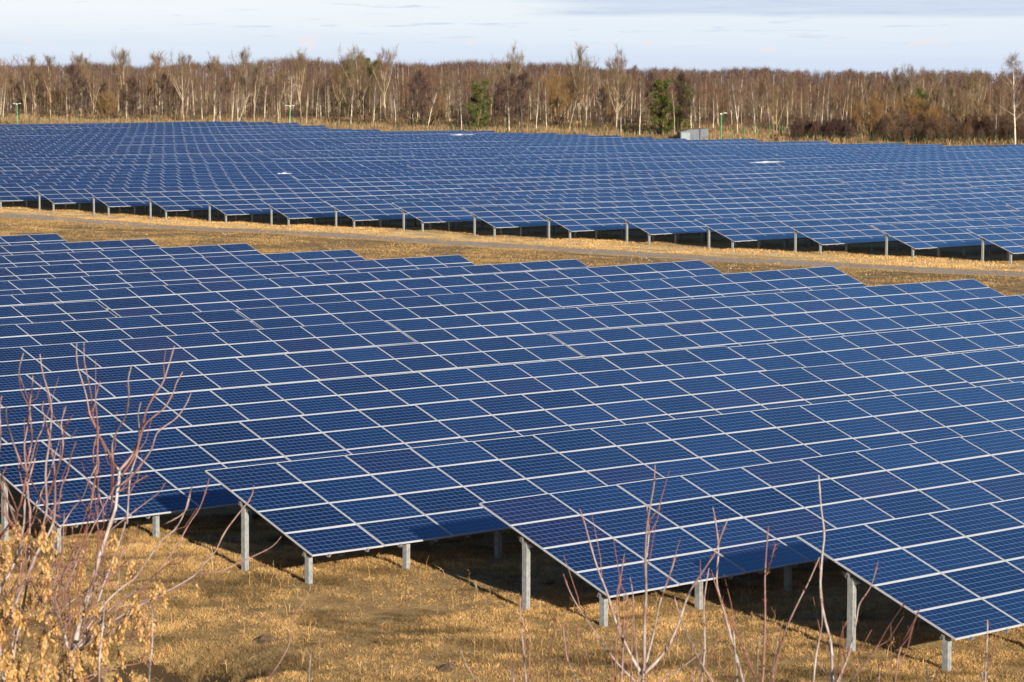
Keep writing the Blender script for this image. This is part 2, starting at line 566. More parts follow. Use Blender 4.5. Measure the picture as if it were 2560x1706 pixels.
M_ground = make_ground()
M_track = make_track()
M_blade = make_tinted('grass_blade', 0.8, 0.25)
M_twig = make_tinted('tree_twig', 0.85, 0.0, 0.1, 0.18)
M_bark = make_tinted('tree_bark', 0.85, 0.0, 0.15, 0.10, (1.3, (0.05, 0.04, 0.035), 0.5))
M_wood = make_tinted('far_wood', 0.9, 0.0, 0.1)
M_needle = make_tinted('pine_needle', 0.7, 0.1, 0.2, 0.1)
M_wing = make_tinted('seed_wing', 0.6, 0.45, 0.3)
M_stem = make_tinted('shrub_bark', 0.55, 0.0, 0.35, 0.0, (14.0, (0.15, 0.055, 0.036), 0.55))
M_green = make_simple('green_paint', (0.025, 0.26, 0.09), 0.45, 0.0, 0.15, 4.0)
M_dkgreen = make_simple('dark_green_wire', (0.018, 0.06, 0.028), 0.5, 0.0, 0.15, 4.0)
M_white = make_simple('white_plastic', (0.45, 0.45, 0.45), 0.4, 0.0, 0.05, 4.0)
M_snow = make_simple('snow', (0.42, 0.44, 0.47), 0.6, 0.0, 0.04, 4.0, 0.3)
M_soil = make_simple('molehill_soil', (0.10, 0.062, 0.034), 0.95, 0.0, 0.4, 9.0, 0.8)
M_stone = make_simple('pale_stone', (0.40, 0.36, 0.31), 0.85, 0.0, 0.2, 4.0)


def make_tin():
    m, t, b = mat('corrugated_tin')
    co = t.node('ShaderNodeTexCoord').outputs['Object']
    x, y, z = t.sep(co)
    n = t.noise(t.scale(co, (1, 1, .25)), 2.2, 4, 0.6)
    seam = t.math('LESS_THAN', t.math('FRACT', t.math('DIVIDE', t.math('ADD', x, y), 1.15)), 0.03)
    c = t.mix(t.step(n, 0.35, 0.7), (0.075, 0.09, 0.108), (0.105, 0.122, 0.14))
    c = t.mix(t.math('MULTIPLY', seam, 0.5), c, (0.2, 0.22, 0.24))
    t.put(b.inputs['Base Color'], c)
    b.inputs['Roughness'].default_value = 0.45
    b.inputs['Metallic'].default_value = 0.3
    wv = t.math('SINE', t.math('MULTIPLY', t.math('ADD', x, y), 40.0))
    bump(t, b, wv, 0.5, 0.02)
    return m


M_tin = make_tin()
M_tinroof = make_simple('rusty_roof_edge', (0.12, 0.085, 0.065), 0.7, 0.2, 0.3, 3.0)


# ------------------------------------------------------------------ the ground sheet
def build_ground():
    az = np.concatenate([np.arange(-180, -16, 4.0), np.arange(-16, 16.01, 0.07), np.arange(20, 180.1, 4.0)])
    th = HEAD + np.radians(az)
    rr = [0.01, 1.5, 4, 8, 12, 16, 20, 24, 28, 32, 36, 40]
    while rr[-1] < 5200:
        rr.append(rr[-1] * (1.0075 if rr[-1] < 700 else 1.06))
    rr = np.array(rr)
    R, T = np.meshgrid(rr, th, indexing='ij')
    X, Y = R * np.sin(T), R * np.cos(T)
    Z = ground_z(X, Y)
    V = np.stack([X, Y, Z], -1).reshape(-1, 3)
    nr, nt = R.shape
    i = np.arange(nr - 1)[:, None] * nt
    j = np.arange(nt - 1)[None, :]
    fa = np.stack([i + j, i + nt + j, i + nt + j + 1, i + j + 1], -1).reshape(-1, 4)[:, ::-1]
    c = np.zeros((len(V), 3))
    for px, py, pr, pd in PIT:
        c[:, 0] = np.maximum(c[:, 0], 1.6 * np.clip(1.9 * np.exp(-(((V[:, 0] - px) ** 2 + (V[:, 1] - py) ** 2) / pr ** 2) ** 2) - 0.2, 0, 1))
    o = edge_off(V[:, 0], V[:, 1])
    left = (V[:, 0] - (RX0 - 1)) * EDGE_N[0] + (V[:, 1] - RY0) * EDGE_N[1]
    c[:, 1] = np.clip((left + 9.5) / 2.5, 0, 1) * np.clip((1.5 - left) / 2, 0, 1)
    c[:, 2] = np.clip((o - 6) / 12, 0, 1)
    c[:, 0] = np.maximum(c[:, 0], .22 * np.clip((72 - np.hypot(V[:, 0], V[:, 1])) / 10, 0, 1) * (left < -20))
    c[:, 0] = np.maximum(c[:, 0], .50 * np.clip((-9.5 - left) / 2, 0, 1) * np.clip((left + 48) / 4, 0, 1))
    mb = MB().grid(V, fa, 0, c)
    tag(mb.build('ground', M_ground, smooth=True), kind='structure')


build_ground()

TRACK = [(117.0, 230.0), (119.2, 212.0), (121.5, 195.0), (122.6, 184.6), (122.6, 170.4), (123.6, 162.2), (124.3, 152.6), (125.0, 141.9), (126.0, 133.1), (126.6, 125.6), (126.9, 120.1), (127.6, 113.7), (128.3, 107.6), (129.0, 100.4), (129.9, 95.5), (131.5, 82.0), (133, 66.0)]


def build_track():
    P = np.array(TRACK)
    t = np.concatenate([[0], np.cumsum(np.hypot(*np.diff(P, axis=0).T))])
    s = np.arange(0, t[-1], 0.5)
    x, y = np.interp(s, t, P[:, 0]), np.interp(s, t, P[:, 1])
    k = np.ones(9) / 9
    x[4:-4], y[4:-4] = np.convolve(x, k, 'valid'), np.convolve(y, k, 'valid')
    tx, ty = np.gradient(x), np.gradient(y)
    l = np.hypot(tx, ty)
    nx, ny = ty / l, -tx / l
    ws = np.linspace(-2.7, 2.7, 19)
    X = x[:, None] + nx[:, None] * ws
    Y = y[:, None] + ny[:, None] * ws
    rut = np.clip(1 - ((np.abs(ws) - 0.85) / 0.75) ** 2, 0, 1) + np.clip(0.45 - (ws / 1.2) ** 2, 0, .45)
    Z = ground_z(X, Y) + 0.022 - 0.016 * (np.abs(ws) / 2.7) ** 2 - 0.004
    V = np.stack([X, Y, Z], -1).reshape(-1, 3)
    nr, nt = X.shape
    i = np.arange(nr - 1)[:, None] * nt
    j = np.arange(nt - 1)[None, :]
    fa = np.stack([i + j, i + nt + j, i + nt + j + 1, i + j + 1], -1).reshape(-1, 4)
    c = np.zeros((len(V), 3))
    c[:, 0] = np.tile(rut, nr)
    tag(MB().grid(V, fa, 0, c).build('dirt_track', M_track, smooth=True), kind='structure')


build_track()

# ------------------------------------------------------------------ solar tables
LOWC = 0.65           # height of the lower edge above the ground
CT, ST = math.cos(TILT), math.sin(TILT)


def uv_rect(n):
    return np.tile(np.array([(0, 0), (1, 0), (1, 1), (0, 1)], float), (n, 1))


def panel_meshes():
    W, H, T, L = 1.956, 0.992, 0.038, 0.011
    g = MB()
    g.quads([[(L, L, T - .004), (W - L, L, T - .004), (W - L, H - L, T - .004), (L, H - L, T - .004)]], 0)
    g.quads([[(L, H - L, T - .010), (W - L, H - L, T - .010), (W - L, L, T - .010), (L, L, T - .010)]], 1)
    glass = g.mesh('solar_panel', [M_cells, M_back], uv=uv_rect(2))
    f = MB()
    f.box((0, 0, 0), (W, L, T)).box((0, H - L, 0), (W, H, T)).box((0, L, 0), (L, H - L, T)).box((W - L, L, 0), (W, H - L, T))
    frame = f.mesh('panel_frame', M_alu)
    return glass, frame


def far_panel_mesh():
    W, H, T, L = 1.956, 0.992, 0.038, 0.011
    g = MB()
    g.quads([[(L, L, T - .004), (W - L, L, T - .004), (W - L, H - L, T - .004), (L, H - L, T - .004)],
             [(L, H - L, .004), (W - L, H - L, .004), (W - L, L, .004), (L, L, .004)]], 0)
    g.m[-1][1] = 2
    n = 8
    for lo, hi in (((0, 0, 0), (W, L, T)), ((0, H - L, 0), (W, H, T)), ((0, L, 0), (L, H - L, T)), ((W - L, L, 0), (W, H - L, T))):
        g.box(lo, hi, 1)
        n += 8
    uv = np.zeros((n, 2))
    uv[:8] = uv_rect(2)
    return g.mesh('solar_panel', [M_cells, M_alu, M_back], uv=uv)


def post_mesh(h):
    """rolled C section: web on the west side, two flanges with lips, groove on the flanges; top at 0"""
    prof = np.array([(0, 0), (.045, 0), (.050, .012), (.060, .012), (.065, 0), (.105, 0), (.105, .03), (.099, .03), (.099, .006), (.070, .006), (.064, .018), (.046, .018), (.040, .006), (.006, .006),
                     (.006, .064), (.006, .124), (.040, .124), (.046, .112), (.064, .112), (.070, .124), (.099, .124), (.099, .10), (.105, .10), (.105, .13), (.065, .13), (.060, .118), (.050, .118), (.045, .13), (0, .13), (0, .065)])
    n = len(prof)
    V = np.vstack([np.hstack([prof, np.full((n, 1), -h)]), np.hstack([prof, np.zeros((n, 1))])])
    j = np.arange(n)
    k = (j + 1) % n
    fa = np.stack([j, k, n + k, n + j], -1)
    return MB().grid(V, fa).mesh('post', M_galv)


GLASS, FRAME = panel_meshes()
FARPANEL = far_panel_mesh()
# posts: the front one 0.28 m and the rear one 2.55 m up from the lower edge (horizontal distance)
YF, YR = 0.24, 2.46
ZF, ZR = LOWC + YF * ST / CT - 0.12, LOWC + YR * ST / CT - 0.12
POST_F, POST_R = post_mesh(ZF + 0.45), post_mesh(ZR + 0.45)


def beam_mesh(n):
    b = MB()
    L = n * PW
    b.box((0.02, -0.03, -0.05), (L - 0.04, 0.03, 0.0)).box((0.02, -0.03, -0.1), (L - 0.04, -0.024, -0.05)).box((0.02, 0.024, -0.1), (L - 0.04, 0.03, -0.05))
    return b.mesh('beam', M_rail)


def rail_mesh():
    b = MB()
    Ls = 4 * PH
    b.box((-.022, -.045, -.05), (.022, Ls - .02, -0.002))
    b.box((-.03, -.05, -.012), (.03, -.002, .016))       # end clamp that shows under the lower rim
    b.box((-.03, -.02, -.06), (.03, .05, -.05))
    return b.mesh('rail', M_rail)


def bracket_mesh():
    b = MB()
    x0, x1 = -.01, .07
    V = [(x0, -.24, -.085), (x0, .24, .08), (x0, .03, -.17), (x1, -.24, -.085), (x1, .24, .08), (x1, .03, -.17)]
    b.grid(V, [(0, 1, 2, 2), (3, 5, 4, 4), (0, 3, 4, 1), (1, 4, 5, 2), (2, 5, 3, 0)])
    return b.mesh('bracket', M_rail)


RAIL, BRACKET = rail_mesh(), bracket_mesh()
BEAMS = {}
ORD = ['', 'second ', 'third ', 'fourth ', 'fifth ', 'sixth ', 'seventh ', 'eighth ', 'ninth ', 'tenth ', 'eleventh ', 'twelfth ', 'thirteenth ', 'fourteenth ', 'fifteenth ', 'sixteenth ', 'seventeenth ', 'eighteenth ', 'nineteenth ']
TENS = {20: 'twentieth ', 30: 'thirtieth ', 40: 'fortieth ', 50: 'fiftieth '}
TENW = {20: 'twenty-', 30: 'thirty-', 40: 'forty-', 50: 'fifty-'}


def ordinal(i):
    """i from 0: front, second, third ..."""
    n = i + 1
    if n == 1:
        return 'front '
    if n < 20:
        return ORD[n - 1]
    if n % 10 == 0:
        return TENS[n]
    return TENW[n - n % 10] + ('first ' if n % 10 == 1 else ORD[n % 10 - 1])


def in_view(P, mu=260, mv=200):
    u, v, d = project(P)
    return (d.max() > 1) and u.max() > -mu and u.min() < 2560 + mu and v.max() > -mv and v.min() < 1706 + mv


n_tables = 0


def rest_on_tps(x, y, ncol, jit):
    """z and slope of the upper edge for a table starting at x"""
    L = ncol * PW
    z0, z1 = tps_top([x, x + L], [y, y])
    return z0 + jit, (z1 - z0) / L


def solar_table(x, ytop, ztop, slope, ncol, detail, label, group):
    """detail 2: panels with frames, posts, rails; 1: panels and posts; 0: one mesh"""
    global n_tables
    n_tables += 1
    ylow = ytop - 4 * PH * CT
    zb = ztop - 4 * PH * ST - LOWC
    ang = (0, -math.atan(slope), 0)
    L = ncol * PW
    if detail == 0:
        o = bpy.data.objects.new('solar_table', far_table_mesh(ncol, int(rng.integers(3))))
        o.location = (x, ylow, zb)
        o.rotation_euler = ang
        COL.objects.link(o)
        return tag(o, label, 'solar table', group)
    root = empty('solar_table', (x, ylow, zb), ang)
    tag(root, label, 'solar table', group)
    for j in range(4):
        for i in range(ncol):
            jt = rng.normal(0, 0.0022, 2)
            loc = (i * PW + .01, j * PH * CT + .01, LOWC + j * PH * ST)
            if detail == 2:
                p = inst('panel', GLASS, root, loc, (TILT + jt[0], jt[1], 0))
                inst('frame', FRAME, p)
            else:
                inst('panel', FARPANEL, root, loc, (TILT + jt[0], jt[1], 0))
    npost = int(round((L - 0.3) / 2.72)) + 1
    for i in range(npost):
        px = 0.10 + i * (L - 0.32) / (npost - 1)
        inst('post', POST_F, root, (px, YF, ZF))
        inst('post', POST_R, root, (px, YR, ZR))
        if i == 0 or detail == 2:
            inst('bracket', BRACKET, root, (px + .03, YR + .06, ZR))
    if ncol not in BEAMS:
        BEAMS[ncol] = beam_mesh(ncol)
    for y in (YF, YR):
        inst('beam', BEAMS[ncol], root, (0, y + .06, LOWC + (y + .06) * ST / CT - 0.055), (TILT, 0, 0))
    if detail == 2 or group.startswith('tables at'):
        for i in range(ncol * 2):
            inst('rail', RAIL, root, ((i // 2) * PW + (0.46 if i % 2 == 0 else 1.51), 0.01, LOWC), (TILT, 0, 0))
    return root


_ft = {}


def far_table_mesh(ncol, var):
    if (ncol, var) in _ft:
        return _ft[(ncol, var)]
    r = np.random.default_rng(50 + var * 7 + ncol)
    g = MB()
    uvs = []
    W, H, T, Lp = 1.956, 0.992, 0.038, 0.011
    e1 = np.array([0, CT, ST])
    e2 = np.array([0, -ST, CT])

    def P(x, y, z):
        return np.array([x, 0, LOWC]) + y * e1 + z * e2
    for j in range(4):
        for i in range(ncol):
            x0, y0 = i * PW + .01, j * PH + .01
            x1, y1 = x0 + W, y0 + H
            q = [P(x0 + Lp, y0 + Lp, T), P(x1 - Lp, y0 + Lp, T), P(x1 - Lp, y1 - Lp, T), P(x0 + Lp, y1 - Lp, T)]
            g.quads([q], 0, (r.random(), 0, 0))
            uvs.append(uv_rect(1))
            o = [P(x0, y0, T), P(x1, y0, T), P(x1, y1, T), P(x0, y1, T)]
            ring = [[o[k], o[(k + 1) % 4], q[(k + 1) % 4], q[k]] for k in range(4)]
            d = [P(x0, y0, 0), P(x1, y0, 0), P(x1, y1, 0), P(x0, y1, 0)]
            side = [[d[k], d[(k + 1) % 4], o[(k + 1) % 4], o[k]] for k in range(4)]
            g.quads(ring + side, 1)
            g.quads([d[::-1]], 2)
            uvs.append(np.zeros((36, 2)))
    npost = int(round((ncol * PW - .3) / 2.72)) + 1
    for i in range(npost):
        px = 0.10 + i * (ncol * PW - 0.32) / (npost - 1)
        g.box((px, YF, -.45), (px + .105, YF + .13, ZF), 3)
        g.box((px, YR, -.45), (px + .105, YR + .13, ZR), 3)
        uvs.append(np.zeros((16, 2)))
    for y in (YF, YR):
        z = LOWC + y * ST / CT - .1
        g.box((0.02, y, z - .06), (ncol * PW - .04, y + .06, z), 3)
        uvs.append(np.zeros((8, 2)))
    me = g.mesh('solar_table', [M_cells, M_alu, M_back, M_galv], uv=np.vstack(uvs))
    _ft[(ncol, var)] = me
    return me


def table_box(x, y, z, L):
    return np.array([(x, y, z), (x + L, y, z), (x, y - 3.8, z - 2), (x + L, y - 3.8, z - 2)])


# near block, fifteen rows of two tables
NEARX = {0: 37.642, 1: 36.148, 2: 34.549, 3: 33.029}
NEARZ = {0: (-8.312, -.002), 1: (-8.365, -.0018), 2: (-8.291, -.0075), 3: (-8.360, -.0057)}
for k in range(15):
    y = 32.865 + ROWP * k
    x0 = NEARX.get(k, 33.029 - 1.537 * (k - 3))
    for side in (0, 1):
        x = x0 + side * (18 * PW + 0.14)
        z, s = rest_on_tps(x, y, 18, 0.0)
        if side == 0 and k in NEARZ:
            z, s = NEARZ[k][0] + CAM_H, NEARZ[k][1]
        elif side == 1:
            z += rng.normal(0, .03)
        if not in_view(table_box(x, y, z, 18 * PW)):
            continue
        where = 'left' if side == 0 else 'right'
        solar_table(x, y, z, s, 18, 2, f'{where} table of the {ordinal(k)}row from the camera in the near solar block'.replace('  ', ' '), 'tables of the near solar block')

# far block, rows of six tables
DIP = {21: -.12, 28: -.18, 37: -.3, 38: -.25}
for m in range(52):
    y = RY0 + DYM * m
    x0 = RX0 + DXM * m
    for q in range(6):
        ncol = 20 if q == 5 else 18
        x = x0 + q * (18 * PW + 0.15)
        if m > 41 and q < 5:
            continue
        jit = float(rng.normal(0, .05 if q else .02)) + (DIP.get(m, 0) if q == 5 else 0) + (.30 if m == 20 and q < 2 else 0) - (.42 if m == 19 and q == 0 else 0)
        if q < 5 and 0 < q:
            jit += float(rng.normal(0, .05))
        z, s = rest_on_tps(x, y, ncol, jit)
        if not in_view(table_box(x, y, z, ncol * PW), 200, 100):
            continue
        det = 1 if m < 13 else 0
        pos = ['nearest the dirt track', 'second from the dirt track', 'third from the dirt track', 'fourth from the dirt track', 'fifth from the dirt track', 'at the forest end'][q]
        solar_table(x, y, z, s, ncol, det, f'table {pos} in the {ordinal(m)}row of the far solar block',
                    'tables at the head of the far solar block' if (det and q == 0) else 'tables of the far solar block')
print('tables', n_tables)

# ------------------------------------------------------------------ grass
def scatter_view(n, r0, r1, half=0.2, pw=2.0):
    """points spread evenly over the ground sector in front of the camera"""
    r = np.sqrt(rng.uniform(r0 ** 2, r1 ** 2, n)) if pw == 2 else r0 * (r1 / r0) ** rng.random(n)
    a = HEAD + rng.uniform(-half, half, n)
    return r * np.sin(a), r * np.cos(a)


STRAW = np.array([(0.74, 0.515, 0.245), (0.60, 0.39, 0.16), (0.84, 0.64, 0.36), (0.34, 0.205, 0.082), (0.68, 0.43, 0.17), (0.20, 0.155, 0.055)])


def blades(x, y, h, wd, lean, col, curl=0.5):
    """two bent quads per blade"""
    n = len(x)
    z = ground_z(x, y) - 0.01
    a = rng.uniform(0, 2 * np.pi, n)
    la = rng.uniform(0, 2 * np.pi, n)
    side = np.stack([np.cos(a), np.sin(a), 0 * a], 1) * (wd / 2)[:, None]
    ld = np.stack([np.cos(la), np.sin(la), 0 * la], 1)
    p0 = np.stack([x, y, z], 1)
    p1 = p0 + ld * (h * lean * .35)[:, None] + np.array([0, 0, 1]) * (h * .6)[:, None]
    p2 = p0 + ld * (h * lean)[:, None] + np.array([0, 0, 1]) * (h * (1 - curl * lean * .5))[:, None]
    q1 = np.stack([p0 - side, p0 + side, p1 + side * .8, p1 - side * .8], 1)
    q2 = np.stack([p1 - side * .8, p1 + side * .8, p2 + side * .15, p2 - side * .15], 1)
    mb = MB()
    mb.quads(q1, 0, col * .85)
    mb.quads(q2, 0, col)
    return mb


def near_grass():
    n = 1500000
    x, y = scatter_view(n, 41.0, 66.0, 0.205, 2)
    u, v, d = project(np.stack([x, y, 0 * x], 1))
    ok = (u > -90) & (u < 2650) & (v > 1235) & (v < 1780)
    x, y = x[ok], y[ok]
    n = len(x)
    # a tuft pattern: many more blades where the patch noise is high
    p = 0.5 + 0.5 * (0.45 * vnoise(x * .9, y * .9, 21) + 0.4 * vnoise(x * 3.0, y * 3.0, 22) + .35 * vnoise(x * 7.5, y * 7.5, 23))
    keep = rng.random(n) < np.clip((p - .2) * 1.7, 0.34, 1)
    for px, py, pr, pd in PIT:
        keep &= ((x - px) ** 2 + (y - py) ** 2 > (pr * .95) ** 2) | (rng.random(n) < .05)
    k = np.round((y - 32.865) / ROWP)
    # under the tables behind the first metres nothing can be seen
    left = 37.64 - 1.53 * (y - 32.9) / ROWP
    keep &= (x < left + 15)
    x, y, p = x[keep], y[keep], p[keep]
    n = len(x)
    h = rng.uniform(.035, .105, n) * (.25 + 1.5 * np.clip(p, 0, 1) ** 1.5)
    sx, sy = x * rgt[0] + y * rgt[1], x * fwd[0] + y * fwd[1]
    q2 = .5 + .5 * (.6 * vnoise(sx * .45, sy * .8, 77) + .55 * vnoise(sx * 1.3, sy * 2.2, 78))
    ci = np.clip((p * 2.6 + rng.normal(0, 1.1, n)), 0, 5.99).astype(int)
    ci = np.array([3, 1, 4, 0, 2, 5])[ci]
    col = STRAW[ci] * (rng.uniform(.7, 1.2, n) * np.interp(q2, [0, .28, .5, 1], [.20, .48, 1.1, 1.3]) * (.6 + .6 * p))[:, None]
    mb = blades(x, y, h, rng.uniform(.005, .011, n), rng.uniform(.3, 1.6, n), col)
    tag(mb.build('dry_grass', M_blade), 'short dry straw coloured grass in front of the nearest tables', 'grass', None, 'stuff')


def strip_grass():
    n = 700000
    t = rng.uniform(60, 250, n)
    o = rng.uniform(-34, 9, n)
    x = RX0 + DXM / DYM * (t - RY0) + o
    y = t
    u, v, d = project(np.stack([x, y, np.full(n, .0)], 1))
    keep = (u > -150) & (u < 2700) & (v > 480) & (v < 800)
    tr = np.interp(y, [q[1] for q in TRACK][::-1], [q[0] for q in TRACK][::-1])
    dt = np.abs(x - tr)
    keep &= (dt > 2.0) | ((dt < .35) & (rng.random(n) < .5)) | (rng.random(n) < .12)
    p = 0.5 + 0.5 * (0.55 * vnoise(x * .25, y * .25, 31) + 0.45 * vnoise(x * .9, y * .9, 32) + .3 * vnoise(x * 2.5, y * 2.5, 33))
    keep &= rng.random(n) < np.clip((p - .2) * 1.7, .05, 1)
    x, y, p, o = x[keep], y[keep], p[keep], o[keep]
    n = len(x)
    h = rng.uniform(.05, .14, n) * (.5 + .9 * p)
    ci = np.clip((p * 2.2 + rng.normal(0, 1.0, n)), 0, 5.99).astype(int)
    ci = np.array([3, 1, 4, 0, 2, 5])[ci]
    bright = np.where((o > -8.5) & (o < 1.5), 1.2, .78)
    col = STRAW[ci] * (rng.uniform(.8, 1.2, n) * bright)[:, None]
    mb = blades(x, y, h, rng.uniform(.014, .032, n), rng.uniform(.3, 1.3, n), col)
    tag(mb.build('strip_grass', M_blade), 'bleached dry grass along the dirt track between the solar blocks', 'grass', None, 'stuff')


def bank_grass():
    """tall dead reed grass between the last tables and the wood"""
    n = 150000
    t = rng.uniform(215, 620, n)
    o = rng.uniform(4, 46, n) ** 1.0
    p = 0.5 + 0.5 * (0.6 * vnoise(t * .12, o * .12, 41) + 0.4 * vnoise(t * .5, o * .5, 42))
    keep = rng.random(n) < np.clip((p - .25) * 1.8, .04, 1) * np.clip((52 - o) / 40, .1, 1)
    t, o, p = t[keep], o[keep], p[keep]
    x = RX0 + 218.2 + o * EDGE_N[0] + DXM / DYM * (t - RY0)
    y = t + o * EDGE_N[1]
    n = len(x)
    h = rng.uniform(.5, 1.5, n) * (.45 + .75 * p)
    ci = np.clip((p * 2.4 + rng.normal(0, 1.0, n)), 0, 5.99).astype(int)
    ci = np.array([3, 1, 4, 0, 2, 5])[ci]
    col = STRAW[ci] * rng.uniform(.7, 1.1, n)[:, None] * .40 + np.array((.15, .112, .07))
    mb = blades(x, y, h, rng.uniform(.05, .12, n), rng.uniform(.1, .7, n), col)
    tag(mb.build('reed_grass', M_blade), 'tall dead tan grass along the foot of the wood', 'grass', None, 'stuff')


near_grass()
strip_grass()
bank_grass()


def stones():
    mb = MB()
    for _ in range(260):
        t = rng.uniform(90, 190)
        o = rng.normal(-17.5, 4.0)
        x = RX0 + DXM / DYM * (t - RY0) + o
        z = float(ground_z(x, t))
        r = rng.uniform(.025, .075)
        a = rng.uniform(0, 3.14)
        ca, sa = math.cos(a) * r, math.sin(a) * r
        V = [(x + ca, t + sa, z), (x - sa * .8, t + ca * .8, z), (x - ca, t - sa, z), (x + sa * .7, t - ca * .7, z), (x + ca * .3, t + sa * .3, z + r * .9), (x - ca * .4, t + sa * .2, z + r * .7)]
        mb.grid(V, [(0, 1, 4, 4), (1, 2, 5, 4), (2, 3, 5, 5), (3, 0, 4, 5)])
    tag(mb.build('loose_stones', M_stone), 'pale loose stones scattered beside the dirt track', 'stones', None, 'stuff')


stones()


def molehill(u, v, r, h, label):
    d = ray(u, v)
    k = (0.0 - CAM_H) / d[2]
    x, y = d[0] * k, d[1] * k
    n, m = 34, 14
    th = np.arange(n) * 2 * np.pi / n
    rr = np.linspace(0.02, 1, m)
    R, T = np.meshgrid(rr, th, indexing='ij')
    rad = r * R * (1 + .22 * vnoise(3 * np.cos(T) + u, 3 * np.sin(T), 5))
    X, Y = x + rad * np.cos(T), y + rad * np.sin(T)
    Z = ground_z(X, Y) + h * (1 - R ** 1.6) + .05 * vnoise(X * 11, Y * 11, 6) * (1 - .6 * R) + .03 * vnoise(X * 26, Y * 26, 9) * (1 - R) - .03 * R
    V = np.stack([X - x, Y - y, Z], -1).reshape(-1, 3)
    i = np.arange(m - 1)[:, None] * n
    j = np.arange(n)[None, :]
    q = (j + 1) % n
    fa = np.stack([i + j, i + n + j, i + n + q, i + q], -1).reshape(-1, 4)
    z0 = float(ground_z(x, y))
    V[:, 2] -= z0
    o = MB().grid(V, fa).build('molehill', M_soil, smooth=True)
    o.location = (x, y, z0)
    tag(o, label, 'molehill', 'molehills in the grass')


molehill(665, 1612, .30, .10, 'dark soil molehill in the grass right of the eroded pit')
molehill(1118, 1676, .26, .08, 'dark soil molehill at the bottom centre of the grass')
molehill(300, 1560, .35, .10, 'dark soil molehill behind the orange seeds of the shrub')


# ------------------------------------------------------------------ trees
def norm(v):
    return v / (np.linalg.norm(v) + 1e-9)


def perp(d, r):
    a = r.normal(size=3)
    a -= a @ d * d
    return norm(a)


def branch_path(p, d, L, r, up=0.25, wob=0.12, n=5):
    pts = [p]
    d = norm(d)
    for i in range(n):
        d = norm(d + np.array([0, 0, up / n]) + r.normal(0, wob / math.sqrt(n), 3))
        pts.append(pts[-1] + d * L / n)
    return np.array(pts)


UP = np.array([0, 0, 1.0])


def twigs_at(P, D, L, wd, r):
    """ribbons starting at P along D"""
    n = len(P)
    D = D / (np.linalg.norm(D, axis=1)[:, None] + 1e-9)
    S = np.cross(D, r.normal(size=(n, 3)))
    S /= np.linalg.norm(S, axis=1)[:, None] + 1e-9
    S *= wd[:, None] / 2
    E2 = P + D * L[:, None]
    return np.stack([P - S, P + S, E2 + S * .25, E2 - S * .25], 1)


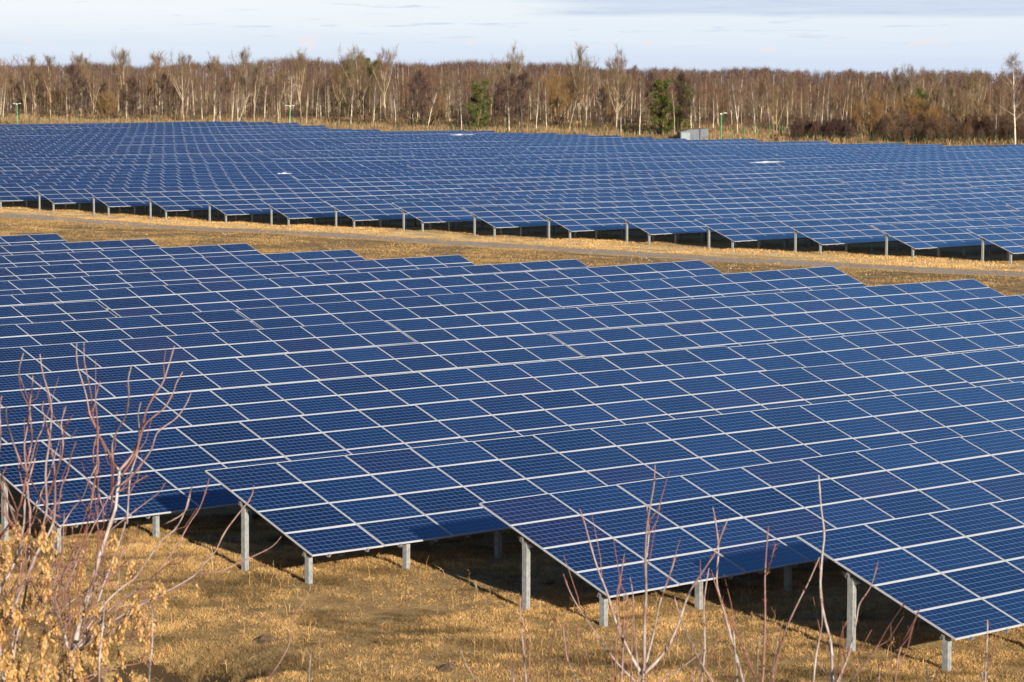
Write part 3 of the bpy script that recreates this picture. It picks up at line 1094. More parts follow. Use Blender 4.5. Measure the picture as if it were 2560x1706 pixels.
def tree_proto(kind, seed):
    """returns (trunk mesh, crown mesh, height)"""
    r = np.random.default_rng(seed)
    if kind == 'birch':
        H, r0, n1, start, ang, l1, ntw, twl, twcol, bk, up, droop = r.uniform(12, 15), .105, 34, .28, (.5, .95), .21, 2000, (.5, 1.1), (.125, .080, .056), (.66, .58, .47), .5, -.15
    elif kind == 'pole':
        H, r0, n1, start, ang, l1, ntw, twl, twcol, bk, up, droop = r.uniform(11, 14), .09, 22, .5, (.5, .9), .15, 1500, (.5, 1.0), (.128, .085, .057), (.46, .36, .25), .5, .1
    elif kind == 'spread':
        H, r0, n1, start, ang, l1, ntw, twl, twcol, bk, up, droop = r.uniform(12, 15), .165, 26, .3, (.45, .9), .34, 2100, (.5, 1.2), (.135, .094, .058), (.36, .28, .18), .6, .3
    elif kind == 'alder':
        H, r0, n1, start, ang, l1, ntw, twl, twcol, bk, up, droop = r.uniform(9.5, 12), .17, 40, .15, (.8, 1.3), .27, 4600, (.4, .9), (.075, .047, .040), (.085, .062, .05), .3, .05
    elif kind == 'willow':
        H, r0, n1, start, ang, l1, ntw, twl, twcol, bk, up, droop = r.uniform(6.5, 8.5), .16, 44, .04, (.6, 1.25), .55, 5200, (.5, 1.1), (.185, .115, .058), (.16, .11, .065), .5, .4
    elif kind == 'snag':
        H, r0, n1, start, ang, l1, ntw, twl, twcol, bk, up, droop = r.uniform(9, 12), .13, 18, .3, (.7, 1.2), .20, 240, (.4, .9), (.34, .28, .21), (.52, .45, .36), .2, 0
    tb = MB()
    lean = r.normal(0, .03, 2)
    trunk = branch_path(np.zeros(3) - UP * .4, np.array([lean[0], lean[1], 1]), H * 1.0 + .4, r, 0.12, .10, 12)
    rad = r0 * (1 - np.linspace(0, 1, 13)) ** .8 + .018
    tb.tube(trunk, rad, 7, 0, bk)
    tp = np.linspace(0, 1, 13)
    tips, tdirs = [], []

    def at(t):
        return np.array([np.interp(t, tp, trunk[:, i]) for i in range(3)])
    mains = []
    if kind in ('spread', 'willow'):
        # a few leaders that leave the trunk and climb
        for i in range(5 if kind == 'willow' else 3):
            t = r.uniform(.03, .12) if kind == 'willow' else r.uniform(.25, .5)
            a = r.uniform(0, 6.28)
            d = np.array([math.cos(a) * .55, math.sin(a) * .55, 1])
            L = H * (1 - t) * r.uniform(.7, .95)
            pth = branch_path(at(t), d, L, r, .5, .22, 8)
            tb.tube(pth, r0 * .6 * (1 - np.linspace(0, 1, 9)) ** .8 + .016, 5, 0, bk)
            mains.append((pth, L))
    for i in range(n1):
        t = start + (1 - start) * ((i + r.random()) / n1) ** .9
        src = at(min(t, .985))
        if mains and r.random() < .6:
            pth, L0 = mains[r.integers(len(mains))]
            q = r.uniform(.25, .95)
            src = np.array([np.interp(q, np.linspace(0, 1, 9), pth[:, k]) for k in range(3)])
            t = min(.97, max(t, src[2] / H))
        a = r.uniform(0, 6.28)
        th = r.uniform(*ang) * (1 - .35 * t)
        d = np.array([math.cos(a) * math.sin(th), math.sin(a) * math.sin(th), math.cos(th)])
        shape = math.sin(math.pi * min(1, (t - start) / (1 - start) * .75 + .22)) if kind in ('spread', 'alder', 'willow') else (1 - (t - start) / (1 - start)) ** .7 + .18
        L = H * l1 * shape * r.uniform(.6, 1.15) + .4
        pth = branch_path(src, d, L, r, up, .3, 5)
        br = max(.014, r0 * .30 * (1 - t * .6))
        tb.tube(pth, br * (1 - np.linspace(0, 1, 6) * .8), 4, 0, np.array(bk) * .8 + np.array(twcol) * .2)
        seg = np.diff(pth, axis=0)
        for k in range(3):
            q = r.uniform(.3, .95)
            f = q * 5
            p = pth[int(f)] + seg[int(f)] * (f - int(f))
            dd = norm(norm(seg[int(f)]) + perp(norm(seg[int(f)]), r) * .8)
            L2 = L * r.uniform(.25, .5)
            p2 = branch_path(p, dd, L2, r, up, .3, 3)
            tb.tube(p2, [br * .5, br * .42, br * .32, br * .2], 3, 0, np.array(bk) * .5 + np.array(twcol) * .5)
            tips.append(p2)
        tips.append(pth[2:])
    top = branch_path(at(.9), UP, H * .1, r, .1, .1, 3)
    tips.append(top)
    cb = MB()
    n = ntw
    ln = np.array([np.linalg.norm(np.diff(q, axis=0), axis=1).sum() for q in tips]) ** .8
    idx = r.choice(len(tips), n, p=ln / ln.sum())
    P = np.empty((n, 3))
    D = np.empty((n, 3))
    for i, k in enumerate(idx):
        pth = tips[k]
        q = r.random() * (len(pth) - 1)
        j = min(int(q), len(pth) - 2)
        sgm = pth[j + 1] - pth[j]
        P[i] = pth[j] + sgm * (q - j)
        D[i] = norm(sgm)
    D = D * .7 + r.normal(0, .55, (n, 3)) + np.array([0, 0, droop])
    L = r.uniform(*twl, n)
    wd = r.uniform(.014, .032, n)
    col = np.array(twcol) * r.uniform(.65, 1.35, n)[:, None]
    Q = twigs_at(P, D, L, wd, r)
    cb.quads(Q, 0, col)
    # finer second order twigs from the outer half
    m = n
    k = r.integers(0, n, m)
    D2 = D[k] / (np.linalg.norm(D[k], axis=1)[:, None] + 1e-9) + r.normal(0, .5, (m, 3)) + np.array([0, 0, droop * .7])
    P2 = P[k] + (Q[k, 2] - P[k]) * r.uniform(.3, .9, m)[:, None]
    cb.quads(twigs_at(P2, D2, r.uniform(.25, .6, m) * twl[1], r.uniform(.009, .02, m), r), 0, col[k] * .95)
    return tb.mesh('trunk', M_bark, smooth=True), cb.mesh('crown', M_twig), H


def pine_proto(seed):
    r = np.random.default_rng(seed)
    H = r.uniform(8.5, 10.5)
    tb = MB()
    trunk = branch_path(-UP * .4, UP, H + .4, r, .1, .1, 10)
    tb.tube(trunk, .17 * (1 - np.linspace(0, 1, 11)) ** .8 + .02, 7, 0, (.20, .11, .06))
    cb = MB()
    P, D, C = [], [], []
    for i in range(54):
        t = .07 + .92 * (i + r.random()) / 54
        src = np.array([np.interp(t, np.linspace(0, 1, 11), trunk[:, k]) for k in range(3)])
        a = r.uniform(0, 6.28)
        if r.random() < .14:
            continue
        L = H * .25 * (.25 + .75 * math.sin(math.pi * (.12 + .80 * (1 - t)))) * r.uniform(.45, 1.3) + .2
        pth = branch_path(src, np.array([math.cos(a), math.sin(a), .15]), L, r, .35, .25, 4)
        tb.tube(pth, [.035, .03, .025, .018, .01], 4, 0, (.16, .09, .055))
        for c in range(int(7 + L * 6)):
            q = r.uniform(.25, 1) * 4
            j = min(int(q), 3)
            p = pth[j] + (pth[j + 1] - pth[j]) * (q - j) + r.normal(0, .15, 3)
            tone = r.uniform(.4, 1.45)
            for s in range(26):
                P.append(p + r.normal(0, .13, 3))
                D.append(r.normal(0, .8, 3) + np.array([0, 0, .6]))
                C.append(tone * r.uniform(.8, 1.2))
    n = len(P)
    col = np.array((.095, .110, .026)) * np.array(C)[:, None]
    cb.quads(twigs_at(np.array(P), np.array(D), r.uniform(.16, .34, n), r.uniform(.035, .07, n), r), 0, col)
    return tb.mesh('trunk', M_bark, smooth=True), cb.mesh('crown', M_needle), H


PROTO = {}
for kd, cnt in (('birch', 5), ('pole', 5), ('spread', 5), ('alder', 4), ('willow', 3), ('snag', 2)):
    PROTO[kd] = [tree_proto(kd, 100 + 17 * i + len(kd) * 3) for i in range(cnt)]
PROTO['pine'] = [pine_proto(900 + i) for i in range(3)]
NAMES = {'birch': ('birch_tree', 'bare birch with a pale trunk'), 'pole': ('bare_tree', 'slender bare tree with a straight tan trunk'), 'spread': ('bare_tree', 'bare tree with tan ascending limbs'),
         'alder': ('alder_tree', 'dark dense bare alder'), 'willow': ('willow_bush', 'rounded brown bare willow bush'), 'snag': ('dead_tree', 'leafless dead tree with whitish limbs'), 'pine': ('pine_tree', 'green pine')}
SHORT = {'birch': 'birch', 'pole': 'slender tree', 'spread': 'spreading tree', 'alder': 'alder', 'willow': 'willow bush', 'snag': 'dead tree', 'pine': 'pine'}


def edge_point(u, o):
    """ground point o metres beyond the far end of the rows that is seen at picture column u"""
    d = fwd + rgt * (u - 1280) / F_PX
    d = d / math.hypot(d[0], d[1])
    # solve edge_off(k d) = o
    a = d[0] * EDGE_N[0] + d[1] * EDGE_N[1]
    b = -(RX0 + 218.2) * EDGE_N[0] - RY0 * EDGE_N[1]
    k = (o - b) / a
    return d[0] * k, d[1] * k


trees = []


def plant(kind, u, o, h, var=None, leanx=0.0, width=1.0, hero=True):
    x, y = edge_point(u, o)
    trees.append(dict(kind=kind, u=u, o=o, h=h, x=x, y=y, var=var, lean=leanx, wd=width, hero=hero))


# trees that can be told apart in the photograph: kind, picture column, metres beyond the rows, height
for a in [('snag', 728, 17, 12.2), ('birch', 540, 17, 14), ('birch', 512, 19, 11.5), ('birch', 585, 16, 12.5), ('birch', 600, 20, 11), ('birch', 556, 22, 13), ('snag', 598, 14, 9.0, None, .42),
          ('spread', 466, 24, 15.5), ('spread', 318, 34, 17.5), ('spread', 135, 30, 16), ('pole', 76, 17, 13), ('pole', 176, 24, 12), ('birch', 17, 20, 12), ('spread', 96, 34, 16), ('spread', 210, 40, 16.5),
          ('spread', 405, 42, 16.5), ('spread', 616, 34, 17), ('spread', 755, 36, 16.5), ('alder', 342, 18, 11), ('alder', 200, 28, 14), ('willow', 278, 17, 7.2), ('willow', 12, 40, 14),
          ('alder', 405, 24, 12), ('birch', 700, 22, 11), ('pole', 640, 26, 13.5), ('pole', 664, 18, 12), ('spread', 545, 38, 15), ('spread', 640, 28, 14), ('pole', 770, 20, 11.5), ('spread', 850, 24, 13.5),
          ('spread', 905, 40, 17), ('spread', 965, 36, 17), ('birch', 992, 18, 11.5), ('birch', 937, 20, 11), ('birch', 880, 20, 10.5), ('spread', 905, 24, 12.5), ('alder', 1030, 17, 12), ('alder', 1060, 24, 12.5),
          ('birch', 1070, 11, 10.6, None, .12, 1.3), ('birch', 1155, 12, 12.2), ('pine', 1196, 13, 11.2), ('birch', 1126, 22, 11), ('pole', 1235, 20, 12.5), ('spread', 1235, 26, 13),
          ('spread', 1273, 40, 17), ('alder', 1303, 17, 13.2, None, 0, 1.35), ('alder', 1270, 22, 12), ('birch', 1273, 16, 12.5), ('birch', 1340, 18, 11.5), ('willow', 1395, 24, 11), ('birch', 1366, 18, 11),
          ('spread', 1445, 38, 17.5), ('spread', 1455, 24, 13), ('pole', 1420, 16, 11.5, None, .25), ('spread', 1540, 34, 16.5), ('alder', 1505, 15, 10.5), ('spread', 1538, 14, 13.5, None, 0, 1.15), ('birch', 1550, 16, 11),
          ('birch', 1597, 12, 13.2), ('alder', 1640, 22, 13), ('pine', 1655, 17, 11.6, None, 0, 1.15), ('alder', 1690, 20, 12.6), ('pine', 1700, 26, 11), ('pole', 1683, 14, 10.5), ('birch', 1724, 18, 11.5),
          ('birch', 1746, 16, 9.6), ('birch', 1840, 16, 13.5, None, 0, 1.1), ('birch', 1884, 18, 13), ('spread', 1938, 12, 10.5), ('spread', 1930, 14, 9.5), ('birch', 1920, 30, 13), ('pole', 1965, 24, 11.5),
          ('birch', 2030, 22, 11.5), ('birch', 2048, 20, 12.5), ('pole', 2095, 24, 12), ('pole', 2120, 26, 13), ('birch', 2155, 30, 14), ('pole', 2205, 30, 14), ('spread', 2230, 26, 12), ('willow', 2168, 12, 8.6, None, 0, 1.25),
          ('pine', 2300, 32, 10.5), ('spread', 2270, 34, 15), ('spread', 2350, 24, 10), ('willow', 2270, 22, 8.5), ('willow', 2400, 26, 9), ('birch', 2480, 12, 11.5), ('birch', 2530, 10, 16.6, None, 0, 1.5), ('spread', 2420, 34, 13.5),
          ('spread', 2300, 38, 14.5), ('pole', 2240, 36, 15), ('willow', 2330, 18, 6.5), ('willow', 2450, 18, 7), ('alder', 2555, 22, 12), ('spread', 2440, 38, 14), ('pine', 890, 60, 15.5), ('pine', 935, 60, 15.2),]:
    plant(*a)
# the rest of the front wood, thinner on the right
for i in range(150):
    u = rng.uniform(-60, 2620)
    right = u > 2000
    kd = rng.choice(['birch', 'pole', 'spread', 'alder', 'willow'], p=[.24, .30, .24, .17, .05] if not right else [.2, .26, .2, .14, .2])
    o = rng.uniform(24, 66)
    hh = {'birch': 12.5, 'pole': 12.5, 'spread': 13.5, 'alder': 11.5, 'willow': 7.0}[kd] * rng.uniform(.82, 1.1) * (0.9 if right else 1.0)
    plant(kd, u, o, hh, hero=False)

SHORT2 = {'birch': 'bare birch with pale trunk', 'pole': 'slender tan bare tree', 'spread': 'bare tree with spreading limbs', 'alder': 'dark bare alder', 'willow': 'brown willow bush', 'snag': 'whitish dead tree', 'pine': 'green pine'}
for kd, u, o, vt in [('spread', 91, 40, 139), ('birch', 135, 52, 134), ('spread', 212, 48, 136), ('pole', 239, 56, 139), ('spread', 320, 44, 127), ('spread', 406, 50, 136), ('spread', 462, 42, 133), ('birch', 492, 60, 134), ('spread', 541, 46, 138),
                      ('birch', 618, 58, 128), ('spread', 660, 52, 146), ('spread', 757, 44, 131), ('pole', 800, 60, 135), ('spread', 872, 46, 141), ('spread', 908, 44, 131), ('birch', 967, 56, 131), ('spread', 1050, 58, 156), ('spread', 1272, 44, 145), ('pole', 1345, 52, 168), ('spread', 1449, 44, 143),
                      ('birch', 1475, 58, 148), ('spread', 1533, 46, 146), ('pole', 1577, 54, 158), ('birch', 1640, 50, 172), ('pole', 1683, 44, 165), ('birch', 1705, 56, 169), ('pole', 1791, 50, 176), ('birch', 1839, 40, 162), ('birch', 1897, 44, 165), ('pole', 1972, 50, 180), ('birch', 2062, 46, 176), ('birch', 2108, 40, 167),
                      ('pole', 2153, 46, 175), ('birch', 2203, 44, 175), ('pole', 2228, 50, 176), ('spread', 2270, 42, 169), ('birch', 2300, 48, 176), ('spread', 2323, 44, 175), ('spread', 2367, 50, 186), ('spread', 2442, 44, 176), ('pole', 2490, 50, 190)]:
    plant(kd, u, o, 12.0)
    trees[-1]['vtop'] = vt
LAND = [(53, 'the leftmost green lamp post'), (728, 'the middle green lamp post'), (1196, 'the bright green pine'), (1735, 'the metal shed'), (2168, 'the big rounded willow bush'), (2530, 'the tallest right hand birch')]
NUM = ['first', 'second', 'third', 'fourth', 'fifth', 'sixth', 'seventh', 'eighth', 'ninth', 'tenth', 'eleventh', 'twelfth', 'thirteenth', 'fourteenth', 'fifteenth', 'sixteenth', 'seventeenth', 'eighteenth', 'nineteenth', 'twentieth']


def label_trees():
    front = [t for t in trees if t['o'] < 30]
    cnt = {}
    for t in sorted(front, key=lambda q: q['u']):
        if t['kind'] == 'pine' and t['u'] == 1196:
            t['label'] = 'bright green pine with an uneven crown at the front of the wood'
            continue
        if t['u'] == 2168:
            t['label'] = 'big rounded brown willow bush standing alone in front of the wood'
            continue
        if t['u'] == 2530:
            t['label'] = 'tallest white birch at the right hand edge of the wood'
            continue
        lm = [n for uu, n in LAND if uu <= t['u']]
        ref = lm[-1] if lm else None
        key = (t['kind'], ref)
        cnt[key] = cnt.get(key, 0) + 1
        k = cnt[key]
        if ref is None:
            t['label'] = f"{NAMES[t['kind']][1]} left of the leftmost lamp post" if k == 1 else f"{NAMES[t['kind']][1]}, {NUM[k - 1]} from the left edge before the lamp post"
        else:
            t['label'] = f"{SHORT2[t['kind']]}, {NUM[min(k, 20) - 1]} right of {ref}"


label_trees()
for t in trees:
    lst = PROTO[t['kind']]
    pr = lst[t['var'] if t['var'] is not None else int(rng.integers(len(lst)))]
    z = float(ground_z(t['x'], t['y']))
    s = t['h'] / pr[2]
    s *= .70 if not t['hero'] else .82
    if 'vtop' in t:
        dd = math.hypot(t['x'], t['y'])
        qq = ray(t['u'], t['vtop'])
        s = (CAM_H + qq[2] / math.hypot(qq[0], qq[1]) * dd - z) / (pr[2] * 1.10)
    elif t['u'] > 1750 and t['u'] < 2500:
        s *= .88
    root = empty(NAMES[t['kind']][0], (t['x'], t['y'], z), (0, 0, rng.uniform(0, 6.28)))
    if t['lean']:
        ax = Vector((fwd[0], fwd[1], 0)).normalized()
        root.rotation_euler = (Matrix.Rotation(t['lean'], 4, ax) @ Matrix.Rotation(rng.uniform(0, 6.28), 4, 'Z')).to_euler()
    sx = s * t['wd'] * rng.uniform(.9, 1.1)
    inst('trunk', pr[0], root, sc=(sx * (1.0 if t['kind'] in ('alder', 'willow', 'pine') else .86), sx * (1.0 if t['kind'] in ('alder', 'willow', 'pine') else .86), s))
    inst('crown', pr[1], root, sc=(sx * (1.0 if t['kind'] in ('alder', 'willow', 'pine') else .86), sx * (1.0 if t['kind'] in ('alder', 'willow', 'pine') else .86), s))
    if 'label' in t:
        tag(root, t['label'], 'tree' if t['kind'] != 'willow' else 'bush', 'front trees of the wood')
    else:
        tag(root, f"{NAMES[t['kind']][1]} deep in the wood behind the front trees", 'tree', f"{SHORT[t['kind']]}s deep in the wood")


# the wood behind reads as one mass
def wood_mass(name, label, n, omin, omax, hfun, per, wd, cols, ulim=(-150, 2710), power=1.0, trunks=True):
    mb = MB()
    u = rng.uniform(*ulim, n)
    o = omin + (omax - omin) * rng.random(n) ** power
    Pq, Dq, Lq, Wq, Cq = [], [], [], [], []
    for i in range(n):
        x, y = edge_point(u[i], o[i])
        z = float(ground_z(np.array([x]), np.array([y]), False)[0])
        h = hfun(u[i], o[i])
        c = np.array(cols[rng.integers(len(cols))]) * rng.uniform(.75, 1.25)
        if trunks:
            ln = rng.normal(0, .03, 2) * h
            tc = np.array([(.34, .27, .19), (.22, .16, .11), (.08, .06, .045), (.44, .38, .30)][rng.integers(4)])
            mb.tube([(x, y, z - .5), (x + ln[0] * .5, y + ln[1] * .5, z + h * .5), (x + ln[0], y + ln[1], z + h * .97)], [wd * 2.2, wd * 1.5, wd * .3], 4, 0, tc * rng.uniform(.7, 1.1))
        q = rng.random(per) ** .75
        zz = z + h * (.22 + .78 * q)
        rr = h * .27 * np.sin(np.pi * (.15 + .82 * q)) * np.sqrt(rng.random(per))
        a = rng.uniform(0, 6.28, per)
        Pq.append(np.stack([x + rr * np.cos(a), y + rr * np.sin(a), zz - h * .05], 1))
        Dq.append(np.stack([np.cos(a) * .5, np.sin(a) * .5, np.full(per, 1.1)], 1) + rng.normal(0, .42, (per, 3)))
        Lq.append(rng.uniform(.09, .20, per) * h)
        Wq.append(rng.uniform(.6, 1.4, per) * wd)
        Cq.append(c * rng.uniform(.7, 1.3, per)[:, None])
    r = np.random.default_rng(5)
    mb.quads(twigs_at(np.concatenate(Pq), np.concatenate(Dq), np.concatenate(Lq), np.concatenate(Wq), r), 0, np.concatenate(Cq))
    tag(mb.build(name, M_wood), label, 'wood', None, 'stuff')


BR = [(.115, .074, .050), (.096, .060, .042), (.075, .049, .038), (.13, .086, .052), (.12, .064, .040)]
PU = [(.080, .050, .041), (.088, .054, .042), (.074, .049, .043), (.095, .060, .042)]
wood_mass('wood_behind', 'brown mass of bare trees filling the wood behind its front trees', 1000, 46, 130, lambda u, o: rng.uniform(7, 10) * (1 if u < 1700 else .82), 190, .034, BR)
wood_mass('far_wood', 'dark purple brown bare forest along the skyline', 1700, 170, 420, lambda u, o: np.interp(u, [0, 900, 1300, 1700, 2560], [15.5, 16.5, 14.5, 11.5, 9.0]) * rng.uniform(.70, .79) * (1 + .05 * math.sin(u * .011) + .04 * math.sin(u * .027 + 1)) + (o - 170) * .003, 150, .075, PU)
wood_mass('undergrowth', 'brown scrub and saplings along the foot of the wood', 760, 22, 75, lambda u, o: rng.uniform(1.0, 3.0), 200, .025, BR + [(.13, .075, .06)], trunks=False)
wood_mass('bramble_thicket', 'dark purple bramble thicket right of the shed', 80, 9.5, 14, lambda u, o: rng.uniform(2.2, 3.6), 420, .03, [(.060, .036, .032), (.075, .046, .036)], (1980, 2135), trunks=False)
wood_mass('thicket', 'dark brown thicket below the right hand trees', 190, 10, 22, lambda u, o: rng.uniform(2.2, 4.4), 380, .03, [(.082, .054, .038), (.105, .07, .046), (.12, .066, .044)], (2190, 2640), trunks=False)


# ------------------------------------------------------------------ fence, lamp posts, shed
def fence(name, label, P0, P1, step, h, dk):
    P0, P1 = np.array(P0, float), np.array(P1, float)
    L = np.linalg.norm(P1 - P0)
    n = int(L / step) + 1
    x0, y0 = P0
    z0 = float(ground_z(x0, y0))
    root = empty(name, (x0, y0, z0))
    tag(root, label, 'fence')
    pm = MB().box((-.04, -.04, -.5), (.04, .04, h)).box((-.045, -.045, h), (.045, .045, h + .03)).mesh('post', M_green if not dk else M_dkgreen)
    wire = MB()
    zs = []
    for i in range(n):
        p = P0 + (P1 - P0) * i * step / L
        z = float(ground_z(p[0], p[1])) - z0
        zs.append((p[0] - x0, p[1] - y0, z))
        inst('post', pm, root, zs[-1])
    for a, b in zip(zs[:-1], zs[1:]):
        a, b = np.array(a), np.array(b)
        for k in range(7):
            hh = np.array([0, 0, .12 + k * (h - .2) / 6])
            wire.tube([a + hh, b + hh], .006, 3)
        for q in np.linspace(.05, .95, 12):
            c = a + (b - a) * q
            wire.tube([c + (0, 0, .1), c + (0, 0, h - .05)], .004, 3)
    wire.build('wire_mesh', M_dkgreen, root)


e0, e1, e2 = edge_point(2640, 8.5), edge_point(1800, 8.5), edge_point(900, 8.5)
e3 = edge_point(-60, 8.5)
fence('fence', 'green wire mesh fence in front of the right hand thicket', edge_point(1985, 8.5), e0, 2.6, 1.9, True)
fence('fence', 'green wire mesh fence between the metal shed and the pine', edge_point(1140, 8.5), edge_point(1690, 8.5), 2.6, 2.0, True)
fence('fence', 'green wire mesh fence at the left in front of the birches', edge_point(-60, 8.5), edge_point(1140, 8.5), 3.4, 2.0, True)
fence('fence', 'bright green fence posts on the bank right of the lamp post', edge_point(1825, 8.5), edge_point(1985, 20), 2.5, 2.1, False)


def lamp_post(u, o, vtop, arms, label):
    x, y = edge_point(u, o)
    z = float(ground_z(x, y))
    d = math.hypot(x, y)
    q = ray(u, vtop)
    ztop = CAM_H + q[2] / math.hypot(q[0], q[1]) * d
    h = ztop - z
    root = empty('lamp_post', (x, y, z), (0, 0, -HEAD))
    tag(root, label, 'lamp post', 'green lamp posts beyond the tables')
    MB().tube([(0, 0, -.4), (0, 0, h * .5), (0, 0, h)], [.10, .09, .075], 8).build('pole', M_green, root)
    MB().box((-.5 if arms == 2 else -.1, -.04, h - .08), (.85 if arms != 2 else .5, .04, h)).build('crossbar', M_green, root)
    b = MB().box((-.22, -.14, h - .27), (.08, .10, h - .06)).box((-.20, -.22, h - .24), (.04, -.14, h - .10))
    b.build('camera_box', M_white, root)
    xs = (.7,) if arms != 2 else (-.6, .6)
    for xx in xs:
        MB().box((xx - .28, -.16, h - .03), (xx + .28, .16, h + .06)).box((xx - .22, -.12, h - .06), (xx + .22, .12, h - .03)).build('lamp_head', M_white, root)


lamp_post(53, 4.5, 259, 2, 'green lamp post at the far left in front of the brown wood')
lamp_post(730, 4.5, 264, 2, 'green lamp post in front of the pale dead tree')
lamp_post(1799, 4.0, 283, 1, 'green lamp post just right of the metal shed')


def shed():
    x, y = edge_point(1733, 7.0)
    z = float(ground_z(x, y))
    root = empty('metal_shed', (x, y, z), (0, 0, -HEAD + .10))
    tag(root, 'grey tin shed with a sloping roof beyond the far tables', 'shed')
    W, D = 4.9, 3.4
    x0, x1 = -W / 2, W / 2
    xm = x0 + 1.75
    zl, zm, zr = 1.9, 2.35, 2.5
    b = MB()
    # front wall in two sheets, left one follows the lower eave
    b.grid([(x0, 0, -.3), (xm, 0, -.3), (xm, 0, zm), (x0, 0, zl)], [(0, 1, 2, 3)])
    b.grid([(xm, -.003, -.3), (x1, -.003, -.3), (x1, -.003, zr), (xm, -.003, zm)], [(0, 1, 2, 3)])
    b.grid([(x0, D, -.3), (x0, 0, -.3), (x0, 0, zl), (x0, D, zl)], [(0, 1, 2, 3)])
    b.grid([(x1, -.003, -.3), (x1, D, -.3), (x1, D, zr), (x1, -.003, zr)], [(0, 1, 2, 3)])
    b.grid([(x1, D, -.3), (x0, D, -.3), (x0, D, zl), (xm, D, zm), (x1, D, zr)], [(0, 1, 2, 3), (0, 3, 4, 4)])
    b.build('wall', M_tin, root)
    r = MB()
    for a, za, c, zc in ((x0 - .35, zl - .06, xm, zm), (xm, zm, x1 + .03, zr)):
        V = [(a, -.2, za), (c, -.2, zc), (c, D + .2, zc), (a, D + .2, za), (a, -.2, za + .07), (c, -.2, zc + .07), (c, D + .2, zc + .07), (a, D + .2, za + .07)]
        r.grid(V, [(0, 3, 2, 1), (4, 5, 6, 7), (0, 1, 5, 4), (1, 2, 6, 5), (2, 3, 7, 6), (3, 0, 4, 7)])
    r.build('roof', M_tinroof, root)
    dr = MB().box((x0 + .12, -.05, 0), (xm - .1, -.006, zl - .12)).build('door', M_white_tin, root)
    MB().box((xm - .32, -.085, .9), (xm - .24, -.052, 1.1)).build('handle', M_tinroof, dr)


M_white_tin = make_simple('pale_tin_door', (0.11, 0.13, 0.155), 0.45, 0.2, 0.06, 2.0)
shed()


# ------------------------------------------------------------------ strips of snow left on table edges
def snow_strip(u, v, length, label, seed):
    """lies on the lower rim of the table that is seen there"""
    dg = bpy.context.evaluated_depsgraph_get()
    d = Vector(ray(u, v)).normalized()
    hit, loc, nrm, *_ = scene.ray_cast(dg, Vector((0, 0, CAM_H)), d)
    if not hit:
        return
    r = np.random.default_rng(seed)
    n, mm = 40, 7
    s = np.linspace(0, 1, n)
    hgt = (.04 + .04 * vnoise(s * 9 + seed, 0 * s, 3) + .10 * np.exp(-((s - .42) / .10) ** 2)) * np.clip(np.minimum(s, 1 - s) * 14, .05, 1)
    a = np.linspace(0, np.pi, mm)
    V = np.stack([np.repeat(s[:, None] * length - length / 2, mm, 1), np.cos(a)[None, :] * (.07 + .25 * hgt[:, None]), np.sin(a)[None, :] * hgt[:, None]], -1).reshape(-1, 3)
    i = np.arange(n - 1)[:, None] * mm
    j = np.arange(mm - 1)[None, :]
    fa = np.stack([i + j, i + mm + j, i + mm + j + 1, i + j + 1], -1).reshape(-1, 4)
    o = MB().grid(V, fa).build('snow_strip', M_snow, smooth=True)
    o.location = loc + Vector((0, 0, .004))
    o.rotation_euler = (TILT, 0, 0)
    tag(o, label, 'snow', 'strips of snow left on far tables')


snow_strip(1919, 406, 6.2, 'long white strip of snow on a far table below the lamp post', 2)
snow_strip(1155, 337.5, 5.5, 'thin white strip of snow on a back table below the pine', 5)
snow_strip(712, 434, 1.9, 'short white heap of snow on a far table at the left', 8)


# ------------------------------------------------------------------ shrubs on the bank in front of the camera
def zz1(p):
    return (p[0] * .2742, 850 + p[1] * .2742)


def zz2(p):
    return (p[0] * .2742, 1276 + p[1] * .2742)


def zz3(p):
    return (600 + p[0] * .4018, 1076 + p[1] * .4018)


def zz4(p):
    return (1300 + p[0] * .4018, 1076 + p[1] * .4018)


def zz5(p):
    return (1860 + p[0] * .4018, 1076 + p[1] * .4018)


def smooth_path(P, n=26):
    P = np.asarray(P, float)
    t = np.concatenate([[0], np.cumsum(np.linalg.norm(np.diff(P, axis=0), axis=1) + 1e-6)])
    t /= t[-1]
    # Catmull-Rom through the points
    s = np.linspace(0, 1, n)
    out = np.empty((n, P.shape[1]))
    for q, v in enumerate(s):
        i = min(max(np.searchsorted(t, v) - 1, 0), len(P) - 2)
        f = (v - t[i]) / (t[i + 1] - t[i] + 1e-9)
        p0, p1, p2, p3 = P[max(i - 1, 0)], P[i], P[i + 1], P[min(i + 2, len(P) - 1)]
        out[q] = .5 * ((2 * p1) + (-p0 + p2) * f + (2 * p0 - 5 * p1 + 4 * p2 - p3) * f * f + (-p0 + 3 * p1 - 3 * p2 + p3) * f ** 3)
    return out


RED = np.array((.175, .050, .026))
PALE = np.array((.375, .355, .345))
BUFF = np.array((.42, .29, .17))


